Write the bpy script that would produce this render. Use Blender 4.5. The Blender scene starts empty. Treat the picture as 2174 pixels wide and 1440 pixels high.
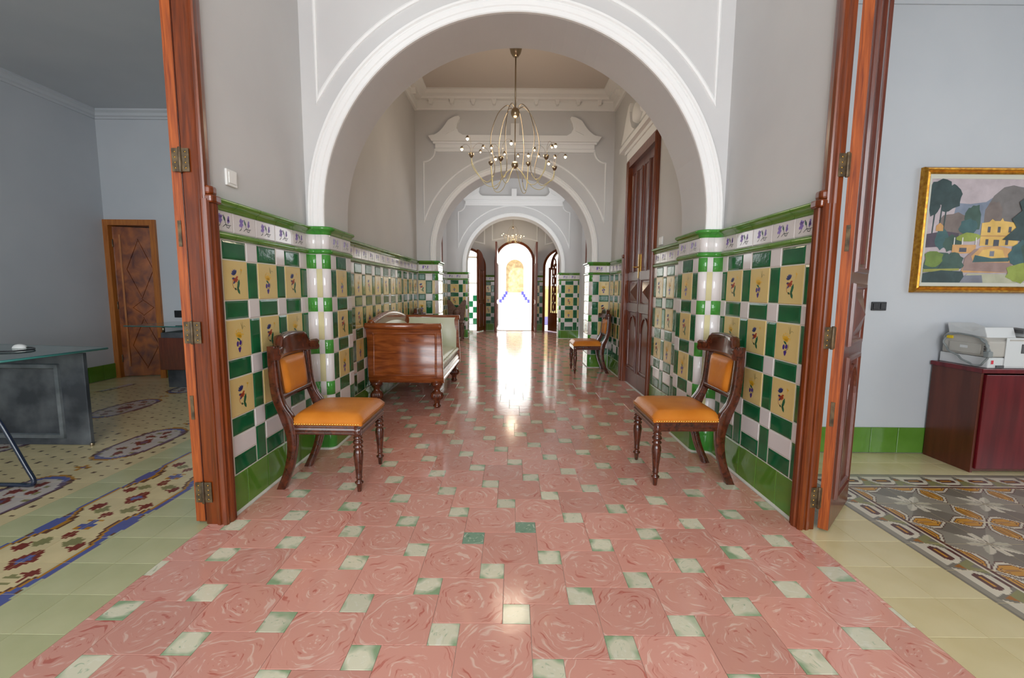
import bpy, math, random
from mathutils import Vector, Matrix
random.seed(7)
PI = math.pi
scene = bpy.context.scene
col = scene.collection

# ------------------------------------------------------------------ camera
F_PX, PITCH, YAW, ROLL = 946.6, .1088, .0013, .0081
CAM = Vector((-.0094, 0, 1.1866))
def img_dir(u, v):
    c, s = math.cos(ROLL), math.sin(ROLL)
    u, v = c*u + s*v, -s*u + c*v
    x, y, z = u, 1.0, -v
    c, s = math.cos(PITCH), math.sin(PITCH)
    y, z = y*c + z*s, -y*s + z*c
    c, s = math.cos(YAW), math.sin(YAW)
    return Vector((c*x - s*y, s*x + c*y, z))
_fw = img_dir(0, 0)
_rt = (img_dir(1, 0) - _fw).normalized()
_up = (_fw - img_dir(0, 1)).normalized()
cam_d = bpy.data.cameras.new('camera')
cam_d.sensor_width = 36; cam_d.lens = F_PX/2174*36
cam_d.clip_start = .05; cam_d.clip_end = 300
cam = bpy.data.objects.new('camera', cam_d); col.objects.link(cam)
cam.matrix_world = Matrix(((_rt.x, _up.x, -_fw.x, CAM.x), (_rt.y, _up.y, -_fw.y, CAM.y),
                           (_rt.z, _up.z, -_fw.z, CAM.z), (0, 0, 0, 1)))
scene.camera = cam

# ------------------------------------------------------------------ world, sun, added daylight lamps
w = bpy.data.worlds.new('sky'); scene.world = w; w.use_nodes = True
bg = w.node_tree.nodes['Background']
bg.inputs[0].default_value = (.80, .90, 1, 1); bg.inputs[1].default_value = 2.6
def lamp(name, typ, loc, rot, energy, color, **kw):
    d = bpy.data.lights.new(name, typ); d.energy = energy; d.color = color
    for k, v in kw.items(): setattr(d, k, v)
    o = bpy.data.objects.new(name, d); col.objects.link(o)
    o.location = loc; o.rotation_euler = rot
    return o
lamp('sun', 'SUN', (0, 20, 12), (math.radians(38), 0, math.radians(-25)), 6.0, (1, .96, .88), angle=.01)
DAY = (.90, .955, 1.0)
BACK = -3.2
def window_light(name, loc, rot, sx, sy, e, c=DAY):  # area lamps added to stand in for daylight from unseen sources
    return lamp(name, 'AREA', loc, rot, e, c, shape='RECTANGLE', size=sx, size_y=sy)
window_light('added_daylight_entrance', (0, BACK+.12, 2.0), (PI/2, 0, 0), 2.2, 2.9, 168)  # added lamp behind the camera, lights the corridor and first arch
window_light('added_daylight_left_room', (-3.4, BACK+.12, 1.75), (PI/2, 0, 0), 1.8, 2.0, 46, (.86, .94, 1))
window_light('added_daylight_right_room', (5.72, .4, 1.75), (PI/2, 0, PI/2), 1.8, 2.0, 32, (.90, .95, 1))  # added lamp, set to the right so shadows fall left
window_light('added_daylight_hall_right', (1.60, 9.2, 2.6), (0, PI/2, 0), 1.6, 1.8, 20)  # this lamp and the next are added to brighten the far hall
window_light('added_daylight_hall_left', (-1.58, 9.2, 2.6), (0, -PI/2, 0), 1.6, 1.8, 18)
vs = scene.view_settings
vs.view_transform = 'Standard'; vs.look = 'None'; vs.gamma = 1; vs.use_curve_mapping = False
vs.exposure = .50

# ------------------------------------------------------------------ materials
def srgb(r, g, b):
    f = lambda c: (c/255/12.92) if c/255 <= .04045 else ((c/255+.055)/1.055)**2.4
    return (f(r), f(g), f(b), 1)
def mat(name, c, rough=.5, metal=0, spec=.5, c2=None, scale=8, bump=0, bscale=None, emit=0, coat=0, detail=4, stretch=None, trans=0, lo=.35, hi=.65, distort=0, coords='Object'):
    m = bpy.data.materials.new(name); m.use_nodes = True
    nt = m.node_tree; N = nt.nodes; L = nt.links
    b = N['Principled BSDF']
    b.inputs['Base Color'].default_value = c
    b.inputs['Roughness'].default_value = rough; b.inputs['Metallic'].default_value = metal
    b.inputs['Specular IOR Level'].default_value = spec
    b.inputs['Coat Weight'].default_value = coat; b.inputs['Coat Roughness'].default_value = .06
    b.inputs['Transmission Weight'].default_value = trans
    if emit:
        b.inputs['Emission Color'].default_value = c; b.inputs['Emission Strength'].default_value = emit
    if c2 or bump:
        tc = N.new('ShaderNodeTexCoord'); mp = N.new('ShaderNodeMapping')
        L.new(tc.outputs[coords], mp.inputs[0])
        if stretch: mp.inputs['Scale'].default_value = stretch
    if c2:
        n = N.new('ShaderNodeTexNoise'); n.inputs['Scale'].default_value = scale; n.inputs['Detail'].default_value = detail
        n.inputs['Distortion'].default_value = distort
        L.new(mp.outputs[0], n.inputs['Vector'])
        r = N.new('ShaderNodeValToRGB'); r.color_ramp.elements[0].color = c; r.color_ramp.elements[1].color = c2
        r.color_ramp.elements[0].position = lo; r.color_ramp.elements[1].position = hi
        L.new(n.outputs[0], r.inputs[0]); L.new(r.outputs[0], b.inputs['Base Color'])
        if emit: L.new(r.outputs[0], b.inputs['Emission Color'])
    if bump:
        n2 = N.new('ShaderNodeTexNoise'); n2.inputs['Scale'].default_value = bscale or scale; n2.inputs['Detail'].default_value = 3
        L.new(mp.outputs[0], n2.inputs['Vector'])
        bp = N.new('ShaderNodeBump'); bp.inputs['Strength'].default_value = bump; bp.inputs['Distance'].default_value = .01
        L.new(n2.outputs[0], bp.inputs['Height']); L.new(bp.outputs[0], b.inputs['Normal'])
    return m
def wood(name, c, c2, rough=.3, stretch=(9, 9, .9), coat=.3, scale=5, c3=None):
    m = bpy.data.materials.new(name); m.use_nodes = True
    nt = m.node_tree; N = nt.nodes; L = nt.links; b = N['Principled BSDF']
    tc = N.new('ShaderNodeTexCoord'); mp = N.new('ShaderNodeMapping'); mp.inputs['Scale'].default_value = stretch
    L.new(tc.outputs['Object'], mp.inputs[0])
    n = N.new('ShaderNodeTexNoise'); n.inputs['Scale'].default_value = scale; n.inputs['Detail'].default_value = 6; n.inputs['Distortion'].default_value = .7
    L.new(mp.outputs[0], n.inputs['Vector'])
    r = N.new('ShaderNodeValToRGB'); e = r.color_ramp.elements
    e[0].color = c; e[0].position = .3; e[1].color = c2; e[1].position = .7
    if c3:
        k = e.new(.5); k.color = c3
    L.new(n.outputs[0], r.inputs[0]); L.new(r.outputs[0], b.inputs['Base Color'])
    b.inputs['Roughness'].default_value = rough; b.inputs['Coat Weight'].default_value = coat; b.inputs['Coat Roughness'].default_value = .12
    bp = N.new('ShaderNodeBump'); bp.inputs['Strength'].default_value = .08; bp.inputs['Distance'].default_value = .004
    L.new(n.outputs[0], bp.inputs['Height']); L.new(bp.outputs[0], b.inputs['Normal'])
    return m
def swirl(name, base, dark, light, edge=None):
    """marbled cement tile: streaks swirl about each tile's own centre"""
    m = bpy.data.materials.new(name); m.use_nodes = True
    nt = m.node_tree; N = nt.nodes; L = nt.links; b = N['Principled BSDF']
    tc = N.new('ShaderNodeTexCoord'); oi = N.new('ShaderNodeObjectInfo')
    mul = N.new('ShaderNodeVectorMath'); mul.operation = 'SCALE'; mul.inputs[3].default_value = 37
    comb = N.new('ShaderNodeCombineXYZ')
    L.new(oi.outputs['Random'], comb.inputs[2]); L.new(comb.outputs[0], mul.inputs[0])
    add = N.new('ShaderNodeVectorMath'); L.new(tc.outputs['Object'], add.inputs[0]); L.new(mul.outputs[0], add.inputs[1])
    n = N.new('ShaderNodeTexNoise'); n.inputs['Scale'].default_value = 9; n.inputs['Detail'].default_value = 2
    L.new(add.outputs[0], n.inputs['Vector'])
    sub = N.new('ShaderNodeVectorMath'); sub.operation = 'SUBTRACT'; sub.inputs[1].default_value = (.5, .5, .5)
    L.new(n.outputs['Color'], sub.inputs[0])
    sc = N.new('ShaderNodeVectorMath'); sc.operation = 'SCALE'; sc.inputs[3].default_value = .11
    L.new(sub.outputs[0], sc.inputs[0])
    a2 = N.new('ShaderNodeVectorMath'); L.new(tc.outputs['Object'], a2.inputs[0]); L.new(sc.outputs[0], a2.inputs[1])
    ln = N.new('ShaderNodeVectorMath'); ln.operation = 'LENGTH'; L.new(a2.outputs[0], ln.inputs[0])
    # rings of the distorted radius, broken up by a second noise
    cm2 = N.new('ShaderNodeCombineXYZ')
    mr = N.new('ShaderNodeMath'); mr.operation = 'MULTIPLY'; mr.inputs[1].default_value = 85; L.new(ln.outputs['Value'], mr.inputs[0])
    L.new(mr.outputs[0], cm2.inputs[0]); L.new(oi.outputs['Random'], cm2.inputs[2])
    sp = N.new('ShaderNodeSeparateXYZ'); L.new(a2.outputs[0], sp.inputs[0])
    at = N.new('ShaderNodeMath'); at.operation = 'ARCTAN2'; L.new(sp.outputs[1], at.inputs[0]); L.new(sp.outputs[0], at.inputs[1])
    m3 = N.new('ShaderNodeMath'); m3.operation = 'MULTIPLY'; m3.inputs[1].default_value = 1.0; L.new(at.outputs[0], m3.inputs[0])
    L.new(m3.outputs[0], cm2.inputs[1])
    mz = N.new('ShaderNodeMath'); mz.operation = 'MULTIPLY'; mz.inputs[1].default_value = 90; L.new(oi.outputs['Random'], mz.inputs[0]); L.new(mz.outputs[0], cm2.inputs[2])
    n2 = N.new('ShaderNodeTexNoise'); n2.inputs['Scale'].default_value = 1.0; n2.inputs['Detail'].default_value = 3
    L.new(cm2.outputs[0], n2.inputs['Vector'])
    r = N.new('ShaderNodeValToRGB'); e = r.color_ramp.elements
    e[0].color = dark; e[0].position = .31; e[1].color = light; e[1].position = .66
    k = e.new(.38); k.color = base; k = e.new(.58); k.color = base
    L.new(n2.outputs[0], r.inputs[0])
    # slow tone change from tile to tile
    hsv = N.new('ShaderNodeHueSaturation'); L.new(r.outputs[0], hsv.inputs['Color'])
    mv = N.new('ShaderNodeMapRange'); mv.inputs[3].default_value = .9; mv.inputs[4].default_value = 1.1; L.new(oi.outputs['Random'], mv.inputs[0])
    L.new(mv.outputs[0], hsv.inputs['Value'])
    out = hsv.outputs[0]
    if edge:
        mx = N.new('ShaderNodeMix'); mx.data_type = 'RGBA'
        n5 = N.new('ShaderNodeTexNoise'); n5.inputs['Scale'].default_value = 14; L.new(add.outputs[0], n5.inputs['Vector'])
        ma = N.new('ShaderNodeMath'); ma.operation = 'MULTIPLY_ADD'; ma.inputs[1].default_value = .07; L.new(n5.outputs[0], ma.inputs[0]); L.new(ln.outputs['Value'], ma.inputs[2])
        mr2 = N.new('ShaderNodeMapRange'); mr2.inputs[1].default_value = .078; mr2.inputs[2].default_value = .105; L.new(ma.outputs[0], mr2.inputs[0])
        L.new(mr2.outputs[0], mx.inputs[0]); L.new(out, mx.inputs[6]); mx.inputs[7].default_value = edge
        out = mx.outputs[2]
    L.new(out, b.inputs['Base Color'])
    b.inputs['Roughness'].default_value = .12; b.inputs['Specular IOR Level'].default_value = .6
    n4 = N.new('ShaderNodeTexNoise'); n4.inputs['Scale'].default_value = 14
    L.new(add.outputs[0], n4.inputs['Vector'])
    bp = N.new('ShaderNodeBump'); bp.inputs['Strength'].default_value = .05; bp.inputs['Distance'].default_value = .01
    L.new(n4.outputs[0], bp.inputs['Height']); L.new(bp.outputs[0], b.inputs['Normal'])
    return m
def attr_mat(name, rough=.22, spec=.5):
    m = bpy.data.materials.new(name); m.use_nodes = True
    nt = m.node_tree; N = nt.nodes; b = N['Principled BSDF']
    a = N.new('ShaderNodeAttribute'); a.attribute_name = 'print'
    n = N.new('ShaderNodeTexNoise'); n.inputs['Scale'].default_value = 6
    h = N.new('ShaderNodeHueSaturation'); mr = N.new('ShaderNodeMapRange'); mr.inputs[3].default_value = .8; mr.inputs[4].default_value = 1.2
    tc = N.new('ShaderNodeTexCoord'); nt.links.new(tc.outputs['Object'], n.inputs['Vector'])
    nt.links.new(n.outputs[0], mr.inputs[0]); nt.links.new(mr.outputs[0], h.inputs['Value'])
    nt.links.new(a.outputs['Color'], h.inputs['Color']); nt.links.new(h.outputs[0], b.inputs['Base Color'])
    b.inputs['Roughness'].default_value = rough; b.inputs['Specular IOR Level'].default_value = spec
    return m
M = {}
M['plaster'] = mat('plaster', srgb(203, 202, 201), .75, c2=srgb(210, 209, 207), scale=1.2, bump=.04, bscale=40)
M['plaster_cream'] = mat('plaster_cream', srgb(214, 205, 186), .75, c2=srgb(220, 213, 198), scale=1.2, bump=.04, bscale=40)
M['plaster_blue'] = mat('plaster_blue', srgb(188, 192, 197), .75, c2=srgb(195, 198, 202), scale=1.2, bump=.04, bscale=40)
M['ceiling'] = mat('ceiling_paint', srgb(212, 204, 196), .8, bump=.03, bscale=30)
M['trim'] = mat('white_stucco', srgb(238, 238, 236), .6, bump=.03, bscale=50)
M['grout'] = mat('grout', srgb(214, 212, 200), .8)
M['green'] = mat('dark_green_glaze', srgb(22, 88, 54), .09, c2=srgb(34, 106, 64), scale=7, bump=.10, bscale=16)
M['lime'] = mat('leaf_green_glaze', srgb(84, 128, 42), .09, c2=srgb(96, 140, 54), scale=5, bump=.08, bscale=12)
M['emerald'] = mat('bright_green_glaze', srgb(62, 138, 54), .08, c2=srgb(76, 150, 62), scale=5)
M['yellow'] = mat('yellow_glaze', srgb(216, 190, 124), .16, c2=srgb(220, 197, 134), scale=4)
M['cream_glaze'] = mat('cream_glaze', srgb(216, 206, 160), .12)
M['white'] = mat('white_glaze', srgb(222, 216, 214), .10, bump=.03, bscale=14)
M['p_blue'] = mat('painted_blue', srgb(52, 62, 120), .3); M['p_red'] = mat('painted_red', srgb(176, 70, 36), .3)
M['p_green'] = mat('painted_green', srgb(24, 96, 62), .3); M['p_violet'] = mat('painted_violet', srgb(66, 40, 130), .3)
M['p_gold'] = mat('painted_gold', srgb(226, 176, 40), .3); M['p_olive'] = mat('painted_olive', srgb(142, 132, 78), .3)
M['p_dark'] = mat('painted_dark_line', srgb(40, 50, 46), .3); M['p_lilac'] = mat('painted_lilac', srgb(132, 104, 182), .3)
M['frame_wood'] = wood('red_brown_pine', srgb(84, 34, 7), srgb(130, 58, 14), .28, (14, 14, .8))
M['edge_wood'] = wood('raw_orange_pine', srgb(120, 48, 12), srgb(182, 92, 32), .45, (22, 22, .9), coat=.1)
M['door_wood'] = wood('door_mahogany', srgb(76, 32, 20), srgb(112, 52, 32), .3, (12, 12, .8))
M['honey_wood'] = wood('honey_pine', srgb(150, 84, 34), srgb(186, 116, 52), .3, (14, 14, .8))
M['burl'] = wood('burl_veneer', srgb(80, 26, 6), srgb(168, 90, 28), .25, (2.6, 2.6, 2.0), scale=3)
M['chair_wood'] = wood('dark_mahogany', srgb(52, 22, 12), srgb(96, 44, 24), .2, (6, 6, 6), coat=.6)
M['sofa_wood'] = wood('polished_mahogany', srgb(112, 50, 18), srgb(164, 88, 40), .2, (1.2, 6, 9), coat=.7)
M['foot_wood'] = wood('dark_turned_mahogany', srgb(70, 30, 14), srgb(118, 56, 28), .2, (5, 5, 5), coat=.6)
M['steel_light'] = mat('scuffed_highlight_steel', srgb(128, 134, 138), .45, metal=.4, c2=srgb(90, 96, 100), scale=6)  # pale tone holds the panel frame's highlights in its colour
M['carved_wood'] = wood('old_carved_oak', srgb(84, 56, 44), srgb(124, 90, 72), .5, (5, 5, 5), coat=.1)
M['leather'] = mat('tan_leather', srgb(196, 112, 28), .34, c2=srgb(214, 132, 46), scale=5, bump=.12, bscale=60, spec=.45)
M['cream_leather'] = mat('pale_cream_leather', srgb(214, 220, 190), .32, c2=srgb(222, 226, 202), scale=4, bump=.05, bscale=40)
M['brass'] = mat('brass', srgb(206, 164, 84), .25, metal=1)
M['nickel'] = mat('brushed_nickel', srgb(168, 152, 128), .28, metal=1)
M['goldwire'] = mat('gold_wire', srgb(206, 192, 140), .4, metal=.2)
M['iron'] = mat('aged_hinge_steel', srgb(122, 102, 74), .45, metal=.5, c2=srgb(74, 62, 48), scale=30)
M['bulb'] = mat('lit_bulb', (1, .78, .42, 1), .4, emit=26)
M['bulb_dim'] = mat('bulb_glass', (1, .86, .70, 1), .2, emit=.8)
M['glass'] = mat('green_edge_glass', srgb(196, 226, 222), .03, trans=.9)
M['glass_edge'] = mat('glass_cut_edge', srgb(60, 130, 124), .1)
M['steel_dark'] = mat('weathered_grey_steel', srgb(56, 60, 66), .55, metal=.3, c2=srgb(112, 116, 120), scale=4, detail=8, lo=.4, hi=.75)
M['blue_tube'] = mat('dark_blue_tube', srgb(20, 34, 56), .25, coat=.5)
M['black'] = mat('black_plastic', srgb(24, 24, 28), .4)
M['white_plastic'] = mat('white_plastic', srgb(236, 236, 232), .35)
M['printer'] = mat('warm_grey_plastic', srgb(176, 172, 164), .5)
M['printer_light'] = mat('light_grey_plastic', srgb(206, 208, 208), .45)
M['printer_dark'] = mat('dark_grey_plastic', srgb(74, 74, 76), .5)
M['cable'] = mat('grey_cable', srgb(128, 134, 134), .5)
M['mahog_red'] = mat('red_mahogany_laminate', srgb(110, 22, 30), .22, c2=srgb(84, 12, 20), scale=14, stretch=(1, 1, .1))
M['mahog_side'] = mat('brown_mahogany_laminate', srgb(96, 44, 30), .25, c2=srgb(78, 34, 22), scale=14, stretch=(1, 1, .1))
M['gold'] = mat('gilt_frame', srgb(196, 146, 52), .3, metal=.7, c2=srgb(160, 106, 34), scale=40, bump=.1, bscale=60)
M['linen'] = mat('linen_slip', srgb(206, 204, 190), .7)
M['stone'] = mat('rubble_stone', srgb(178, 152, 112), .9, c2=srgb(140, 116, 82), scale=5, bump=.6, bscale=6)
M['limewash'] = mat('limewash', srgb(240, 238, 232), .9)
M['paving'] = mat('pale_paving', srgb(232, 226, 214), .8)
M['blue_tile'] = mat('cobalt_tile', srgb(54, 50, 190), .2)
M['cream_floor'] = mat('cream_cement', srgb(206, 190, 142), .22, c2=srgb(216, 202, 158), scale=3)
M['sage_floor'] = mat('sage_cement', srgb(176, 178, 134), .22, c2=srgb(190, 190, 148), scale=3)
M['pink'] = swirl('pink_marbled_cement', srgb(214, 154, 138), srgb(192, 112, 98), srgb(226, 188, 172))
M['inset'] = swirl('cream_marbled_cement', srgb(218, 214, 188), srgb(172, 186, 156), srgb(224, 221, 200), edge=srgb(142, 168, 130))
M['inset_green'] = swirl('green_marbled_cement', srgb(126, 160, 134), srgb(92, 132, 106), srgb(196, 206, 182))
M['print'] = attr_mat('printed_cement')
M['added_curtain'] = mat('added_white_curtain', srgb(240, 240, 238), .9)  # for the added windows; opaque, keeps the sun out

# ------------------------------------------------------------------ mesh helpers
class MB:
    def __init__(s): s.v = []; s.f = []; s.m = []; s.s = []
    def add(s, vs_, fs, m=0, smooth=False):
        o = len(s.v); s.v += [tuple(x) for x in vs_]
        for f in fs: s.f.append(tuple(o+i for i in f)); s.m.append(m); s.s.append(smooth)
        return s
    def box(s, x0, x1, y0, y1, z0, z1, m=0):
        return s.add([(x0,y0,z0),(x1,y0,z0),(x1,y1,z0),(x0,y1,z0),(x0,y0,z1),(x1,y0,z1),(x1,y1,z1),(x0,y1,z1)],
                     [(0,3,2,1),(4,5,6,7),(0,1,5,4),(1,2,6,5),(2,3,7,6),(3,0,4,7)], m)
    def prism(s, poly, d0, d1, axis='y', m=0, smooth=False):
        n = len(poly)
        P = {'y': lambda a, b, d: (a, d, b), 'x': lambda a, b, d: (d, a, b), 'z': lambda a, b, d: (a, b, d)}[axis]
        vs_ = [P(a, b, d0) for a, b in poly] + [P(a, b, d1) for a, b in poly]
        s.add(vs_, [tuple(range(n)), tuple(range(2*n-1, n-1, -1))], m)
        o = len(s.v) - 2*n
        for i in range(n):
            j = (i+1) % n
            s.f.append((o+i, o+n+i, o+n+j, o+j)); s.m.append(m); s.s.append(smooth)
        return s
    def lathe(s, prof, c=(0,0,0), n=20, m=0, axis='z', flute=0, fl_n=16, fl_rng=None):
        k = len(prof); vs_ = []
        for i, (r, z) in enumerate(prof):
            for j in range(n):
                a = 2*PI*j/n; rr = r
                if flute and fl_rng[0] <= z <= fl_rng[1]: rr = r*(1 - flute*(.5+.5*math.cos(fl_n*a)))
                x, y = rr*math.cos(a), rr*math.sin(a)
                p = {'z': (x, y, z), 'x': (z, x, y), 'y': (x, z, y)}[axis]
                vs_.append((c[0]+p[0], c[1]+p[1], c[2]+p[2]))
        fs = [(i*n+j, i*n+(j+1) % n, (i+1)*n+(j+1) % n, (i+1)*n+j) for i in range(k-1) for j in range(n)]
        fs += [tuple(range(n-1, -1, -1)), tuple(range((k-1)*n, k*n))]
        return s.add(vs_, fs, m, True)
    def tube(s, path, rad, n=8, m=0):
        P = [Vector(p) for p in path]; vs_ = []
        k = len(P); up = None
        for i in range(k):
            t = (P[min(i+1, k-1)] - P[max(i-1, 0)]).normalized()
            if up is None:
                up = Vector((0, 0, 1)) if abs(t.z) < .9 else Vector((1, 0, 0))
            a = (up - t*up.dot(t)).normalized(); up = a; b = t.cross(a)
            r = rad(i/(k-1)) if callable(rad) else rad
            for j in range(n):
                q = P[i] + a*(r*math.cos(2*PI*j/n)) + b*(r*math.sin(2*PI*j/n)); vs_.append(q)
        fs = [(i*n+j, i*n+(j+1) % n, (i+1)*n+(j+1) % n, (i+1)*n+j) for i in range(k-1) for j in range(n)]
        fs += [tuple(range(n-1, -1, -1)), tuple(range((k-1)*n, k*n))]
        return s.add(vs_, fs, m, True)
    def grid(s, rows, m=0, smooth=True, close=False):
        """rows: list of equal-length point lists"""
        n = len(rows[0]); vs_ = [p for r in rows for p in r]; k = len(rows)
        return s.add(vs_, [(i*n+j, i*n+j+1, (i+1)*n+j+1, (i+1)*n+j) for i in range(k-1) for j in range(n-1)]
                     + ([(i*n+n-1, i*n, (i+1)*n, (i+1)*n+n-1) for i in range(k-1)] if close else []), m, smooth)
    def mesh(s, name, mats):
        me = bpy.data.meshes.new(name); me.from_pydata(s.v, [], s.f)
        for k in mats: me.materials.append(M[k] if isinstance(k, str) else k)
        me.polygons.foreach_set('material_index', s.m); me.polygons.foreach_set('use_smooth', s.s)
        me.update(); return me
    def build(s, name, mats, parent=None, loc=None, bevel=0, seg=2, subd=0, fix=True):
        if not isinstance(mats, (list, tuple)): mats = [mats]
        if loc is not None:
            s.v = [(x-loc[0], y-loc[1], z-loc[2]) for x, y, z in s.v]
        me = s.mesh(name, mats)
        if fix:
            import bmesh
            bm = bmesh.new(); bm.from_mesh(me); bmesh.ops.recalc_face_normals(bm, faces=bm.faces); bm.to_mesh(me); bm.free()
        o = link(name, me, parent, loc)
        if bevel:
            md = o.modifiers.new('bevel', 'BEVEL'); md.width = bevel; md.segments = seg; md.limit_method = 'ANGLE'; md.angle_limit = .6
        if subd:
            md = o.modifiers.new('subd', 'SUBSURF'); md.levels = subd; md.render_levels = subd
        return o
def link(name, data, parent=None, loc=None, rotz=0):
    o = bpy.data.objects.new(name, data); col.objects.link(o); o.parent = parent
    if loc is not None: o.location = loc
    if rotz: o.rotation_euler = (0, 0, rotz)
    return o
def tag(o, label, cat, group=None):
    o['label'] = label; o['category'] = cat
    if group: o['group'] = group
    return o
def struct(o, label, cat):
    o['kind'] = 'structure'; o['label'] = label; o['category'] = cat; return o
def thing(name, label, cat, loc=(0,0,0), rotz=0, group=None):
    return tag(link(name, None, None, loc, rotz), label, cat, group)
def copy_tree(o, parent=None):
    c = o.copy(); col.objects.link(c); c.parent = parent
    for ch in list(o.children): copy_tree(ch, c)
    return c
def arc(cx, cy, r, a0, a1, n):
    return [(cx + r*math.cos(a0+(a1-a0)*i/n), cy + r*math.sin(a0+(a1-a0)*i/n)) for i in range(n+1)]

def ribbon_xz(mb, pts, prof, y, sgn=-1, closed=False, m=0):
    """sweep a flat moulding along (x,z) points on a wall at y; prof = (across, proud)"""
    rows = []; n = len(pts)
    for i, p in enumerate(pts):
        a = pts[(i-1) % n] if (closed or i) else p; b = pts[(i+1) % n] if (closed or i < n-1) else p
        d0 = Vector((p[0]-a[0], p[1]-a[1])); d1 = Vector((b[0]-p[0], b[1]-p[1]))
        if d0.length < 1e-9: d0 = d1
        if d1.length < 1e-9: d1 = d0
        d0.normalize(); d1.normalize(); t = d0 + d1
        if t.length < 1e-6: t = d1
        t.normalize(); nn = Vector((-t.y, t.x)); k = 1/max(.45, nn.dot(Vector((-d1.y, d1.x))))
        rows.append([(p[0]+nn.x*q*k, y+sgn*h, p[1]+nn.y*q*k) for q, h in prof])
    if closed: rows.append(rows[0])
    mb.grid(rows, m, False)
    return mb

# ------------------------------------------------------------------ dado tiles
GR = .0032
mesh_cache = {}
def ell(cx, cy, a, b, rot=0, n=8):
    c, s = math.cos(rot), math.sin(rot)
    return [(cx + a*math.cos(2*PI*i/n)*c - b*math.sin(2*PI*i/n)*s, cy + a*math.cos(2*PI*i/n)*s + b*math.sin(2*PI*i/n)*c) for i in range(n)]
def petal(cx, cy, ln, wd, ang):
    c, s = math.cos(ang), math.sin(ang)
    P = [(0, 0), (ln*.35, wd*.45), (ln*.7, wd*.5), (ln, 0), (ln*.7, -wd*.5), (ln*.35, -wd*.45)]
    return [(cx+a*c-b*s, cy+a*s+b*c) for a, b in P]
def stroke(pts, wd):
    L_, R_ = [], []
    for i, p in enumerate(pts):
        a = pts[max(0, i-1)]; b = pts[min(len(pts)-1, i+1)]
        d = Vector((b[0]-a[0], b[1]-a[1])).normalized(); w_ = wd*(.35 + .65*math.sin(PI*(i+.5)/len(pts)))
        L_.append((p[0]-d.y*w_/2, p[1]+d.x*w_/2)); R_.append((p[0]+d.y*w_/2, p[1]-d.x*w_/2))
    return [(L_[i], L_[i+1], R_[i+1], R_[i]) for i in range(len(pts)-1)]
def motif_flower():
    o = []
    D = math.radians
    for a in (60, 85, 112, 138, 165): o.append(('p_blue', petal(-.012, .028, .032, .012, D(a))))
    for a in (200, 235, 265, 300, 335, 20): o.append(('p_red', petal(-.008, .012, .026, .012, D(a))))
    o.append(('p_blue', petal(-.014, .012, .024, .010, D(190)))); o.append(('p_blue', petal(-.01, .0, .026, .010, D(225))))
    o.append(('p_green', petal(.006, -.052, .062, .020, D(72)))); o.append(('p_green', petal(.002, -.030, .048, .018, D(-62))))
    o.append(('p_green', petal(.0, -.048, .022, .012, D(160))))
    for q in stroke([(-.026, .004), (-.034, -.015), (-.028, -.035), (-.012, -.046), (.006, -.05)], .003): o.append(('p_red', q))
    for q in stroke([(.036, .03), (.044, .044), (.046, .058)], .0025): o.append(('p_gold', q))
    o.append(('p_gold', petal(.042, .05, .016, .006, D(100)))); o.append(('p_gold', petal(.044, .05, .014, .006, D(45))))
    return o
def motif_berries():
    o = []; D = math.radians
    for a in (35, 62, 90, 118, 145): o.append(('p_gold', petal(-.006, .006, .036, .012, D(a))))
    for x, y in ((-.034, .03), (-.026, .042), (-.01, .048), (.008, .046), (.024, .038), (.03, .02)): o.append(('p_gold', ell(x, y, .0035, .005)))
    o.append(('p_gold', ell(.004, .01, .014, .008)))
    o.append(('p_green', petal(-.024, .006, .034, .012, D(-28))))
    o.append(('p_violet', ell(-.02, -.026, .010, .015, -.2))); o.append(('p_violet', ell(.004, -.022, .011, .014, -.5)))
    o.append(('p_violet', [(-.018, -.052), (-.012, -.044), (-.004, -.046), (.004, -.042), (.008, -.052), (.0, -.068), (-.006, -.074), (-.012, -.068)]))
    for q in stroke([(-.014, -.04), (.002, -.042), (.016, -.034), (.022, -.018), (.02, -.008)], .003): o.append(('p_dark', q))
    for p in ([(.026, .046), (.022, .066), (.014, .084)], [(.026, .046), (.028, .066), (.03, .086)], [(.028, .05), (.04, .064), (.05, .062), (.056, .056)]):
        for q in stroke(p, .0032): o.append(('p_olive', q))
    return o
def motif_lavender():
    o = []; D = math.radians
    for x, y in ((-.036, .006), (-.028, .016), (-.022, .004), (-.03, -.006), (-.04, .018), (-.02, .022), (-.034, .027), (-.044, -.004)): o.append(('p_lilac', ell(x, y, .0075, .008)))
    for x, y in ((.032, .012), (.036, .022), (.03, .002), (.038, .006)): o.append(('p_lilac', ell(x, y, .007, .009)))
    for p in ([(-.014, .024), (-.004, .03), (.006, .016), (.008, -.004), (.014, -.012)], [(-.05, -.032), (-.036, -.024), (-.03, -.014)],
              [(-.014, -.03), (-.002, -.022), (.01, -.014), (.03, -.018), (.054, -.014)], [(.012, -.014), (.02, -.028), (.034, -.03), (.044, -.018)],
              [(.028, -.012), (.032, -.004)]):
        for q in stroke(p, .0045): o.append(('p_dark', q))
    o.append(('p_green', petal(-.006, .026, .03, .012, D(-60))))
    return o
MOTIF = {'A': motif_flower(), 'B': motif_berries(), 'L': motif_lavender()}
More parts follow.
